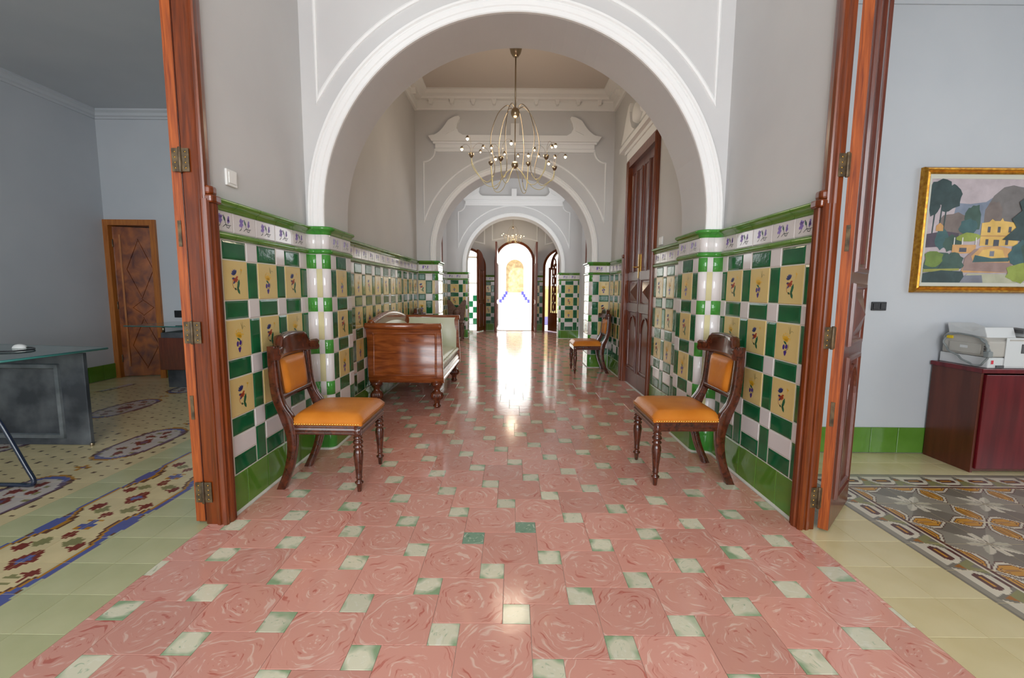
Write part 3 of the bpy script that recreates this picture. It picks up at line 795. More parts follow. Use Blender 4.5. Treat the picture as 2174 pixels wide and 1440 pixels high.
# ------------------------------------------------------------------ ceilings and cornices
struct(MB().box(-1.80, 1.80, BACK, A1['y0'], CEIL, CEIL+.15).build('ceiling', 'ceiling'), 'plain corridor ceiling above the camera', 'ceiling')
ch = struct(MB().box(-1.80, 1.80, A1['y0'], A2['y1'], CEIL, CEIL+.15).build('ceiling_hall', 'ceiling'), 'beige ceiling of the middle hall holding the chandelier', 'ceiling')
struct(MB().box(-1.80, 1.80, A2['y1'], A3['y1'], CEIL, CEIL+.15).build('ceiling_rear', 'ceiling'), 'ceiling of the hall behind the second arch', 'ceiling')
struct(MB().box(-2.8, 2.8, A3['y1'], 13.5, CEIL, CEIL+.15).build('ceiling_entrance', 'ceiling'), 'ceiling of the far entrance lobby', 'ceiling')
def cornice(name, x0, x1, y0, y1, zb, prof, parent=None, mk='trim'):
    P = [(x0, y0), (x1, y0), (x1, y1), (x0, y1)]; I_ = [(1, 1), (-1, 1), (-1, -1), (1, -1)]
    rows = [[(p[0]+q[0]*o_, p[1]+q[1]*o_, zb+z) for o_, z in prof] for p, q in zip(P, I_)]
    rows.append(rows[0])
    return MB().grid(rows, 0, False).build(name, mk, parent)
t1 = struct(cornice('trim_1', -PX, PX, A1['y1'], A2['y0'], 3.80, [(0, 0), (.03, .0), (.045, .02), (.045, .11), (.06, .12), (.12, .125), (.13, .15), (.19, .17), (.22, .21), (.22, .235)]), 'white bracketed cornice around the middle hall ceiling', 'cornice')
for x in [-1.22 + i*.305 for i in range(9)]:
    MB().prism([(x-.035, 3.925), (x+.035, 3.925), (x+.022, 3.87), (x+.014, 3.855), (x-.014, 3.855), (x-.022, 3.87)], A2['y0']-.11, A2['y0']-.04).build('bracket', 'trim', t1)
for s in (-1, 1):
    for y in [4.0 + i*.305 for i in range(9)]:
        MB().prism([(y-.035, 3.925), (y+.035, 3.925), (y+.022, 3.87), (y+.014, 3.855), (y-.014, 3.855), (y-.022, 3.87)], s*(PX-.11), s*(PX-.04), 'x').build('bracket', 'trim', t1)
CP = [(0, 0), (.02, 0), (.03, .02), (.05, .03), (.06, .06), (.09, .08), (.09, .10)]

# ------------------------------------------------------------------ side rooms
ZL = 3.36
wall_box('wall_room_left', -5.4, -5.23, BACK, 5.9, 0, ZL, 'plaster_blue', 'long pale blue-grey wall of the left room')
lfx0, lfx1 = -5.235, -4.565      # door frame in far wall
YF = 5.80
wbl = struct(MB().box(-5.4, lfx0+.02, YF, YF+.15, 0, ZL).box(lfx1-.02, -RX, YF, YF+.15, 0, ZL).box(lfx0+.02, lfx1-.02, YF, YF+.15, 2.04, ZL).build('wall_room_left_far', 'plaster_blue'),
             'far wall of the left room around the panelled door', 'wall')
x = -4.56; k = 0
while x < -1.7:
    link('base_tile', tile_mesh('lime', .2, .195), wbl, (x+.1, YF-.011, .1)); x += .2
wlw = [o for o in bpy.data.objects if o.name == 'wall_room_left'][0]
y = 3.0
while y < 5.7:
    link('base_tile', tile_mesh('lime', .2, .195), wlw, (-5.219, y+.1, .1), PI/2); y += .2
wall_box('wall_room_left_inner', -RX-.02, -RX, 2.3, YF, 0, ZL, 'plaster_blue', 'side of the corridor wall seen from the left room')
struct(MB().box(-5.4, -RX, BACK, YF+.15, ZL, ZL+.1).build('ceiling_left', 'plaster_blue'), 'grey ceiling of the left room', 'ceiling')
struct(cornice('trim_2', -5.23, -RX-.02, BACK+.02, YF, ZL-.10, CP, mk='plaster_blue'), 'moulded cornice of the left room', 'cornice')
YR = 3.235
wbr = wall_box('wall_room_right_far', RX, 6.0, YR, YR+.15, 0, ZL, 'plaster_blue', 'pale blue-grey far wall of the right room with the painting')
x = 1.66
while x < 4.2:
    link('base_tile', tile_mesh('lime', .2, .195), wbr, (x+.1, YR-.011, .1)); x += .2
wall_box('wall_room_right', 5.85, 6.0, BACK, YR, 0, ZL, 'plaster_blue', 'outer wall of the right room')
struct(MB().box(RX, 6.0, BACK, YR+.15, ZL, ZL+.1).build('ceiling_right', 'plaster_blue'), 'grey ceiling of the right room', 'ceiling')
struct(cornice('trim_3', RX, 5.85, BACK+.02, YR, ZL-.24, [(0, 0), (.012, 0), (.012, .03), (.02, .035), (.03, .10), (.10, .20), (.13, .24)], mk='plaster_blue'), 'moulded cornice of the right room', 'cornice')
# openings between the corridor and the side rooms: heads above the doors
HEAD = 2.95
for s, nm in ((-1, 'left'), (1, 'right')):
    wall_box('wall_over_opening_' + nm, min(s*PX, s*RX), max(s*PX, s*RX), BACK, 2.19, HEAD, CEIL, 'plaster', 'wall above the wide opening to the %s room' % nm)
# back wall; its curtained windows are added to account for daylight
wb = struct(MB().box(-5.4, 6.0, BACK-.2, BACK, 0, CEIL).build('wall_back', 'plaster'), 'wall behind the camera with added curtained windows', 'wall')
def added_curtain_window(k, pos, n_rot, zb, ww, hh, label):  # made-up curtained frame set behind each added daylight lamp
    o = struct(link('window_%d' % k, None, None, pos, n_rot), label, 'window')
    mb = MB()
    for a, b, c_, d_ in ((-ww/2-.08, -ww/2, zb-.08, zb+hh+.08), (ww/2, ww/2+.08, zb-.08, zb+hh+.08), (-ww/2, ww/2, zb-.08, zb), (-ww/2, ww/2, zb+hh, zb+hh+.08)):
        mb.box(a, b, 0, .05, c_, d_)
    mb.build('frame', 'frame_wood', o)
    rows = [[(-ww/2+ww*i/60, .025+.012*math.sin(i*.9), z) for i in range(61)] for z in (zb, zb+hh)]
    MB().grid(rows).build('added_curtain', 'added_curtain', o)
added_curtain_window(1, (0, BACK, 0), 0, .55, 2.2, 2.9, 'tall curtained opening added behind the camera for daylight')
added_curtain_window(2, (-3.4, BACK, 0), 0, .75, 1.8, 2.0, 'curtained opening added to the left room behind the camera')
added_curtain_window(3, (5.85, .4, 0), PI/2, .75, 1.8, 2.0, 'curtained opening added for daylight in the outer wall of the right room')
added_curtain_window(4, (1.66, 9.2, 0), PI/2, 1.8, 1.8, 1.6, 'high curtained opening added in the right wall of the hall behind the second arch')
added_curtain_window(5, (-1.64, 9.2, 0), -PI/2, 1.8, 1.8, 1.6, 'high curtained opening added in the left wall of the hall behind the second arch')

# ------------------------------------------------------------------ door posts and folded leaves at the side openings
def post_profile():      # plan of the moulded post at the end of the left wall (x outward negative)
    return [(-1.545, 2.135), (-1.49, 2.135), (-1.487, 2.128), (-1.47, 2.122), (-1.465, 2.13), (-1.458, 2.132), (-1.452, 2.122), (-1.438, 2.124), (-1.432, 2.135), (-1.436, 2.147),
            (-1.434, 2.155), (-1.428, 2.160), (-1.426, 2.178), (-1.431, 2.186), (-1.436, 2.190), (-1.432, 2.198), (-1.438, 2.208), (-1.60, 2.208), (-1.60, 2.160), (-1.545, 2.160)]
def thin_profile():
    return [(-1.545, 2.135), (-1.49, 2.135), (-1.487, 2.128), (-1.472, 2.124), (-1.466, 2.132), (-1.458, 2.134), (-1.452, 2.126), (-1.445, 2.13), (-1.444, 2.15), (-1.452, 2.16), (-1.455, 2.185), (-1.458, 2.196), (-1.60, 2.196), (-1.60, 2.160), (-1.545, 2.160)]
def hinge(parent, x, y, z, s):
    g = MB().box(x-.040, x+.040, y-.004, y, z-.052, z+.052).build('hinge', 'iron', parent, (x, y, z))
    MB().lathe([(.006, -.056), (.007, -.054), (.007, .054), (.006, .056)], (x, y-.006, z), 10).build('pin', 'iron', g).location = (-x+0, -y+0, -z+0)
    for dz in (-.036, -.012, .012, .036):
        for dx in (-.024, .024): MB().lathe([(.004, -.002), (.004, 0), (.002, .0015)], (x+dx, y-.004, z+dz), 8, axis='y').build('screw', 'brass', g).location = (-x, -y, -z)
for s, nm in ((-1, 'left'), (1, 'right')):
    fl = lambda P: [(-s*(a if s < 0 else max(a, -1.515)), b) for a, b in P]
    mb = MB().prism(fl(post_profile()), 0, 1.60, 'z').prism(fl(thin_profile()), 1.60, HEAD, 'z')
    fr = struct(mb.build('door_frame_' + nm, 'frame_wood'), 'moulded red-brown wooden door post at the %s opening' % nm, 'door frame')
    # little carved stop where the wide moulding ends
    MB().prism([(-s*a, b) for a, b in ((-1.46, 2.128), (-1.418, 2.13), (-1.412, 2.16), (-1.416, 2.20), (-1.424, 2.212), (-1.46, 2.212))], 1.585, 1.622, 'z').build('carved_stop', 'frame_wood', fr, bevel=.008)
    MB().prism([(-s*a, b) for a, b in ((-1.46, 2.128), (-1.428, 2.136), (-1.424, 2.16), (-1.428, 2.196), (-1.46, 2.205))], 1.622, 1.665, 'z').build('carved_stop', 'frame_wood', fr, bevel=.012)
    for z in (.17, .972, 1.772): hinge(fr, -1.546 if s < 0 else 1.522, 2.130, z, s)
    MB().box(min(s*1.43, s*1.6), max(s*1.43, s*1.6), -.4, 2.13, HEAD, HEAD+.10).build('head', 'frame_wood', fr)
def leaf_panels(mb_fn, parent, W, H_, th, names=('panel',)):
    """raised panels on both faces of a tall leaf standing in local x (0..W), y 0..th"""
    zones = [(.16, .86, 'arch'), (.94, 1.22, 'diamond'), (1.30, H_-.12, 'plain')]
    for z0, z1, kind in zones:
        for f, (ya, sg) in enumerate(((0, -1), (th, 1))):
            x0, x1 = .09, W-.09
            mb = MB(); d = .012*sg
            ribbon = [(x0, z0), (x1, z0), (x1, z1), (x0, z1)]
            ribbon_xz(mb, ribbon, [(-.016, -.002), (-.010, .012), (.004, .014), (.014, .004), (.016, -.002)], ya, sg, True)
            if kind == 'diamond':
                cx, cz = (x0+x1)/2, (z0+z1)/2; e = .03
                mb.add([(x0+e, ya, z0+e), (x1-e, ya, z0+e), (x1-e, ya, z1-e), (x0+e, ya, z1-e), (cx, ya+.035*sg, cz)], [(0,1,4), (1,2,4), (2,3,4), (3,0,4)])
            elif kind == 'arch':
                cx = (x0+x1)/2; w_ = (x1-x0)/2-.03; zs = z1-.24
                P = [(x0+.03, z0+.03), (x1-.03, z0+.03), (x1-.03, zs)] + [(cx + w_*math.cos(a)**1.0, zs + .20*math.sin(a)) for a in [PI/2*i/8 for i in range(9)]] + [(cx - w_*math.sin(a), zs + .20*math.cos(a)) for a in [PI/2*i/8 for i in range(1, 9)]] + [(x0+.03, zs)]
                ribbon_xz(mb, P, [(-.010, -.002), (-.006, .012), (.006, .012), (.010, -.002)], ya, sg, True)
            else:
                xm = (x0+x1)/2
                mb.box(xm-.02, xm+.02, min(ya, ya+.014*sg), max(ya, ya+.014*sg), z0+.03, z1-.03)
            mb.build('panel', M['door_wood'], parent)
def leaf(name, hx, hy, ang, W, label):
    o = struct(link(name, None, None, (hx, hy, 0), ang), label, 'door')
    th = .046
    MB().box(0, W, 0, th, .012, 2.93).build('board', 'door_wood', o, bevel=.002)
    MB().box(-.004, -.0005, .001, th-.001, .012, 2.93).build('edge_strip', 'edge_wood', o)
    leaf_panels(None, o, W, 2.93, th)
    for z in (.60, 1.44): MB().box(-.0075, -.0045, .016, .032, z-.06, z+.06).build('latch_plate', 'iron', o)
    return o
leaf('door_1', -1.557, 2.146, PI/2+.02, .62, 'tall panelled leaf folded back into the left room, seen by its orange edge')
leaf('door_2', 1.566, 2.102, math.radians(44), .47, 'tall panelled leaf swung into the right room')

# panelled double door in the right hall wall
d3 = struct(link('door_3', None, None, (PX, 0, 0)), 'tall mahogany double door with pointed lower panels in the right hall wall', 'door')
mb = MB()
mb.box(-.035, .10, DY0, DY0+.085, 0, DZ); mb.box(-.035, .10, DY1-.10, DY1, 0, DZ); mb.box(-.035, .10, DY0+.085, DY1-.10, DZ-.10, DZ)
for y in (DY1-.085, DY1-.05, DY1-.02, DY0+.02, DY0+.055): mb.prism(arc(-.035, y, .010, PI/2, 1.5*PI, 6), 0, DZ-.02, 'z')
mb.build('casing', 'frame_wood', d3)
MB().box(-.06, .0, DY1-.06, DY1+.02, 0, 1.62).prism([(-.065, DY1-.05), (-.065, DY1+.025), (0, DY1+.03), (0, DY1-.05)], 1.62, 1.66, 'z').build('casing_block', 'frame_wood', d3, bevel=.012)
yl0, yl1 = DY0+.085, DY1-.10; ym = (yl0+yl1)/2
for k, (a, b) in enumerate(((yl0, ym-.002), (ym+.002, yl1))):
    lf = MB().box(.015, .055, a, b, .01, DZ-.10).build('leaf', 'door_wood', d3)
    w_ = b-a; c = (a+b)/2
    def rb(P, prof=[(-.014, -.002), (-.008, .012), (.004, .014), (.012, .004), (.014, -.002)]):
        m_ = ribbon_xz(MB(), P, prof, 0, -1, True)
        m_.v = [(.015+y, x, z) for x, y, z in m_.v]; return m_
    for q in (-1, 1):
        cc = c + q*w_*.23
        rb([(cc-w_*.15, 1.42), (cc+w_*.15, 1.42), (cc+w_*.15, DZ-.20), (cc-w_*.15, DZ-.20)]).build('upper_panel', 'door_wood', lf)
        MB().box(.006, .016, cc-w_*.22, cc-w_*.19, 1.42, DZ-.2).build('bead', 'frame_wood', lf)
    m_ = rb([(a+.07, 1.04), (b-.07, 1.04), (b-.07, 1.32), (a+.07, 1.32)])
    e = .095
    m_.add([(.014, a+e, 1.065), (.014, b-e, 1.065), (.014, b-e, 1.295), (.014, a+e, 1.295), (-.03, c, 1.18)], [(0,1,4), (1,2,4), (2,3,4), (3,0,4)])
    m_.build('faceted_panel', 'door_wood', lf)
    m_ = rb([(a+.07, .20), (b-.07, .20), (b-.07, .94), (a+.07, .94)])
    m2 = rb([(a+.10, .24), (b-.10, .24), (b-.10, .62)] + [(c+(w_/2-.10)*math.cos(t), .62+.26*math.sin(t)**.8) for t in [PI/2*i/7 for i in range(1, 8)]] + [(c-(w_/2-.10)*math.sin(t), .62+.26*math.cos(t)**.8) for t in [PI/2*i/7 for i in range(1, 7)]] + [(a+.10, .62)], [(-.010, -.002), (-.006, .014), (.006, .014), (.010, -.002)])
    m_.add(m2.v, m2.f); m_.build('pointed_panel', 'door_wood', lf)
    for z0, z1 in ((.945, 1.035), (1.325, 1.415)): MB().box(-.002, .016, a+.01, b-.01, z0, z1).build('rail', 'door_wood', lf)
MB().box(-.006, .016, ym+.008, ym+.038, 1.34, 1.62).tube([(-.004, ym+.022, 1.47), (-.05, ym+.022, 1.47), (-.055, ym+.08, 1.475)], .008).build('handle', 'brass', d3)
# pediment over that door
mb = MB()
yc = (DY0+DY1)/2; hw = (DY1-DY0)/2
for w_, z0, z1, p in ((.03, DZ, DZ+.10, .03), (.08, DZ+.10, DZ+.14, .05), (.16, DZ+.14, DZ+.20, .10), (.10, DZ+.20, DZ+.24, .07)): mb.box(-p, .002, yc-hw-w_, yc+hw+w_, z0, z1)
for s in (-1, 1):
    P = [(yc+s*(hw+.13), DZ+.24), (yc+s*(hw+.02), DZ+.34), (yc+s*(hw-.10), DZ+.50), (yc+s*(hw-.20), DZ+.60), (yc+s*(hw-.28), DZ+.61), (yc+s*(hw-.26), DZ+.52), (yc+s*(hw-.30), DZ+.40), (yc+s*(hw-.38), DZ+.30), (yc+s*.12, DZ+.24)]
    mb.prism(P, -.09, .002, 'x')
mb.lathe([(.02, -.10), (.10, -.08), (.12, -.03), (.12, .0)], (0, yc+.16, DZ+.44), 16, axis='x').lathe([(.02, -.10), (.10, -.08), (.12, -.03), (.12, .0)], (0, yc-.16, DZ+.44), 16, axis='x')
mb.build('pediment', 'trim', d3)

# ajar panelled door of the left room
d4 = struct(link('door_4', None, None, (0, 0, 0)), 'burl wood panelled door with diamond mouldings standing ajar in the left room', 'door')
MB().box(lfx0, lfx0+.07, YF-.03, YF+.12, 0, 2.04).box(lfx1-.07, lfx1, YF-.03, YF+.12, 0, 2.04).box(lfx0+.07, lfx1-.07, YF-.03, YF+.12, 1.97, 2.04).build('frame', 'honey_wood', d4)
dl = MB().box(0, .53, 0, .04, .01, 1.96).build('leaf', 'burl', d4, None); dl.location = (lfx0+.072, YF+.03, 0); dl.rotation_euler = (0, 0, .30)
for P in ([(.265, 1.80), (.41, 1.42), (.265, 1.05), (.12, 1.42)], [(.265, 1.02), (.38, .92), (.265, .82), (.15, .92)], [(.265, .78), (.41, .42), (.265, .12), (.12, .42)]):
    ribbon_xz(MB(), P, [(-.008, -.001), (-.004, .010), (.004, .010), (.008, -.001)], 0, -1, True).build('diamond_moulding', 'burl', dl)
for x in (.075, .455): MB().box(x-.01, x+.01, -.014, 0, .14, 1.86).build('bead', 'honey_wood', dl)
for z in (.25, .95, 1.75): MB().lathe([(.008, -.05), (.010, -.045), (.010, .045), (.008, .05)], (-.006, -.004, z), 8).build('hinge', 'iron', dl)
MB().lathe([(.014, -.05), (.02, -.04), (.012, -.02), (.012, 0)], (.49, 0, .95), 10, axis='y').build('knob', 'brass', dl)
MB().box(lfx0-.3, lfx1+1.2, 7.6, 7.7, 0, 2.6).build('x', 'plaster_blue').name = 'wall_passage'
struct(bpy.data.objects['wall_passage'], 'wall of the passage behind the ajar door', 'wall')
wall_box('wall_passage_left', lfx0-.35, lfx0-.2, YF+.15, 7.7, 0, 2.6, 'plaster_blue', 'left side of the passage behind the ajar door')
wall_box('wall_passage_right', lfx1+1.2, lfx1+1.3, YF+.15, 7.7, 0, 2.6, 'plaster_blue', 'right side of the passage behind the ajar door')
struct(MB().box(lfx0-.35, lfx1+1.3, YF+.15, 7.7, 2.6, 2.7).build('ceiling_passage', 'plaster_blue'), 'ceiling of the passage behind the ajar door', 'ceiling')
struct(MB().box(lfx0-.3, lfx1+1.2, YF+.0, 7.6, -.1, 0).build('floor_passage', 'cream_floor'), 'floor of the passage behind the ajar door', 'floor')

# ------------------------------------------------------------------ far entrance wall, side doorways and the courtyard
YE = 13.12
def arched_holes(name, x0, x1, y0, y1, zt, holes, mk):
    """wall with round-headed openings (cx, half width, spring z)"""
    mb = MB(); xs = x0
    for cx, hw, zs in sorted(holes):
        mb.box(xs, cx-hw, y0, y1, 0, zt)
        P = arc(cx, zs, hw, PI, 0, 20)
        for (xa, za), (xb, zb) in zip(P, P[1:]):
            mb.add([(xa,y0,za),(xb,y0,zb),(xb,y0,zt),(xa,y0,zt),(xa,y1,za),(xb,y1,zb),(xb,y1,zt),(xa,y1,zt)], [(0,1,2,3),(4,7,6,5),(0,4,5,1)])
        xs = cx+hw
    mb.box(xs, x1, y0, y1, 0, zt)
    return mb.build(name, mk, fix=False)
H0, H1, H2 = (0.03, .52, 2.03), (-1.36, .50, 1.85), (1.42, .50, 1.85)
we = struct(arched_holes('wall_end', -2.8, 2.8, YE, YE+.3, CEIL, (H0, H1, H2), 'plaster'), 'far end wall with three arched doorways and a low tiled dado', 'wall')
for xa, xb, ph in ((H1[0]+H1[1]+.06, H0[0]-H0[1]-.06, -.06), (H0[0]+H0[1]+.06, H2[0]-H2[1]-.06, -.05)):
    dado_run(we, (xa, YE-.018), (1, 0), (0, -1), xb-xa, ph, 0)
for a, b, c_, d_ in ((-.62, .68, 2.62, 3.25), (-1.9, -.85, 2.52, 3.25), (.92, 1.95, 2.52, 3.25)):
    ribbon_xz(MB(), [(a, c_), ((a+b)/2, c_+.12), (b, c_), (b, d_-.12), (b-.12, d_), (a+.12, d_), (a, d_-.12)], [(-.02, -.002), (-.012, .014), (.012, .014), (.02, -.002)], YE, -1, True).build('panel_moulding', 'trim', we)
wall_box('wall_lobby_left', -2.8, -2.6, A3['y1'], YE, 0, CEIL, 'plaster', 'left wall of the far lobby')
wall_box('wall_lobby_right', 2.6, 2.8, A3['y1'], YE, 0, CEIL, 'plaster', 'right wall of the far lobby')
struct(MB().box(-2.8, -1.62, A3['y1'], YE+.3, -.2, -.002).box(1.62, 2.8, A3['y1'], YE+.3, -.2, -.002).build('floor_lobby', 'pink'), 'pink floor at the sides of the far lobby', 'floor')
def arched_frame(name, cx, hw, zs, label):
    o = struct(link(name, None, None, (cx, YE, 0)), label, 'door')
    P = [(-hw, 0), (-hw, zs)] + arc(0, zs, hw, PI, 0, 20)[1:-1] + [(hw, zs), (hw, 0)]
    ribbon_xz(MB(), P, [(-.01, -.01), (-.01, .03), (.03, .045), (.06, .03), (.06, -.01)], 0).build('casing', 'frame_wood', o)
    return o
e1 = arched_frame('door_5', *H0, 'open arched double door at the far end leading to the bright courtyard')
e2 = arched_frame('door_6', *H1, 'arched doorway left of the courtyard door with its brown leaf open')
e3 = arched_frame('door_7', *H2, 'arched doorway right of the courtyard door with a fretwork leaf open')
def arch_leaf(parent, hx, sgn, W, zs, rad, ang, mk='frame_wood', fret=False):
    """half-arched leaf, local x 0..W from the hinge"""
    P = [(0, .02), (W, .02)] + [(W-rad*math.sin(t), zs+rad*math.cos(t)) for t in [PI/2*i/8 for i in range(9)]]
    P = [(0, .02), (W, .02), (W, zs+rad)] + [(W-rad*math.sin(t), zs+rad*math.cos(t)) for t in [PI/2*i/8 for i in range(1, 9)]]
    o = link('leaf', None, parent, (hx, -.04, 0), ang)
    if fret:
        mb = MB().box(0, .07, 0, .045, .02, zs).box(W-.07, W, 0, .045, .02, zs+rad*.9).box(.07, W-.07, 0, .045, .02, .55)
        ribbon_xz(mb, [(0, zs)] + [(W-rad*math.sin(t), zs+rad*math.cos(t)) for t in [PI/2*(1-i/8) for i in range(9)]], [(0, 0), (0, .045), (-.07, .045), (-.07, 0)], 0, 1)
        mb.build('frame', mk, o)
        for i in range(6):
            z = .62+i*.25
            ribbon_xz(MB(), ell(W/2, z+.1, .07, .115, 0, 14), [(-.014, 0), (-.014, .03), (.014, .03), (.014, 0)], 0, 1, True).build('fret_ring', mk, o)
        for x in (W/2-.1, W/2, W/2+.1): MB().box(x-.009, x+.009, .01, .03, .55, zs+.1).build('fret_bar', mk, o)
    else:
        MB().prism(P, 0, .05).build('board', mk, o)
        for z0, z1 in ((.15, .8), (.92, zs-.1)):
            for yy, sg in ((0, -1), (.05, 1)): ribbon_xz(MB(), [(.09, z0), (W-.09, z0), (W-.09, z1), (.09, z1)], [(-.015, 0), (-.008, .014), (.008, .014), (.015, 0)], yy, sg, True).build('panel', mk, o)
    return o
arch_leaf(e1, -H0[1]-.0, 1, .50, 2.03, .5, -PI/2-.04)
arch_leaf(e1, H0[1]+.05, -1, .50, 2.03, .5, -PI/2+.04)
arch_leaf(e2, H1[1]-.02, 1, .48, 1.85, .46, -PI/2-.32, 'frame_wood')
arch_leaf(e3, -H2[1]+.10, 1, .55, 1.85, .46, math.radians(-62), 'frame_wood', True)
tag(MB().box(.76, .80, YE-.012, YE, 1.70, 1.76).box(.81, .85, YE-.012, YE, 1.70, 1.76).build('light_switch', 'white_plastic', loc=(.8, YE, 1.73), bevel=.003), 'tiny white double switch on the far end wall right of the courtyard door', 'switch')
# rooms glimpsed through the side doorways
wsl = wall_box('wall_beyond_left', -3.2, -.6, 15.6, 15.75, 0, 3.4, 'limewash', 'white wall seen through the left arched doorway')
for i in range(12):
    for j in range(5):
        link('wall_tile', tile_mesh('green' if (i+j) % 2 else 'white', .2, .2), wsl, (-3.1+i*.2, 15.585, .1+j*.2))
MB().box(-3.2, -.6, 15.57, 15.6, 1.42, 1.44).box(-3.2, -.6, 15.57, 15.6, 2.3, 2.33).build('dado_rail', 'iron', wsl)
wsr = wall_box('wall_beyond_right', .8, 3.4, 15.6, 15.75, 0, 3.4, 'limewash', 'white wall with faded yellow tiles seen through the right arched doorway')
MB().box(.8, 3.4, 15.585, 15.6, .28, 1.35).build('tile_field', 'yellow', wsr); MB().box(.8, 3.4, 15.58, 15.6, 0, .28).build('skirting', mat('violet_skirting', srgb(150, 138, 190), .4), wsr)
# courtyard
struct(MB().box(-9, 9, YE+.1, 32, -.3, -.01).build('ground', 'paving'), 'sun-bleached courtyard paving outside the far door', 'ground')
struct(MB().box(-.5, .56, YE-.02, YE+.34, -.012, .012).build('threshold', 'paving', bevel=.004), 'pale stone threshold of the far door', 'threshold')
st = thing('courtyard_stairs', 'white courtyard stairs edged with blue tiles beyond the far door', 'stairs', (.08, 24.6, 0))
nst = 7
HWS = (1.25, 1.12, .98, .80, .66, .57, .48)
for i in range(nst):
    hw = HWS[i]; z1 = (i+1)*.15
    MB().box(-hw, hw, i*.30, nst*.30+.4, z1-.15, z1).build('step', 'limewash', st)
    for s in (-1, 1):
        if i > 2: MB().box(s*hw-.075, s*hw+.075, i*.30-.03, i*.30+.14, z1-.12, z1+.075).build('blue_tile', 'blue_tile', st)
for z in (.80, .92):
    for s in (-1, 1): MB().tube([(s*.66, 1.3, z), (s*3.5, 1.3, z)], .012).build('rail', 'iron', st)
wc = struct(arched_holes('wall_courtyard', -9, 9, 28.2, 28.7, 6.5, ((.10, .56, 2.55),), 'limewash'), 'bright white courtyard wall with an arched niche', 'wall')
MB().box(-.6, .8, 28.55, 28.72, 0, 3.4).build('niche_back', 'stone', wc)
tag(MB().box(-.13, .13, -.09, .09, 0, .02).build('drain_cover', 'iron', loc=(0, 0, 0), bevel=.004), 'small dark drain cover on the courtyard paving', 'drain').location = (.08, 19.0, -.012)

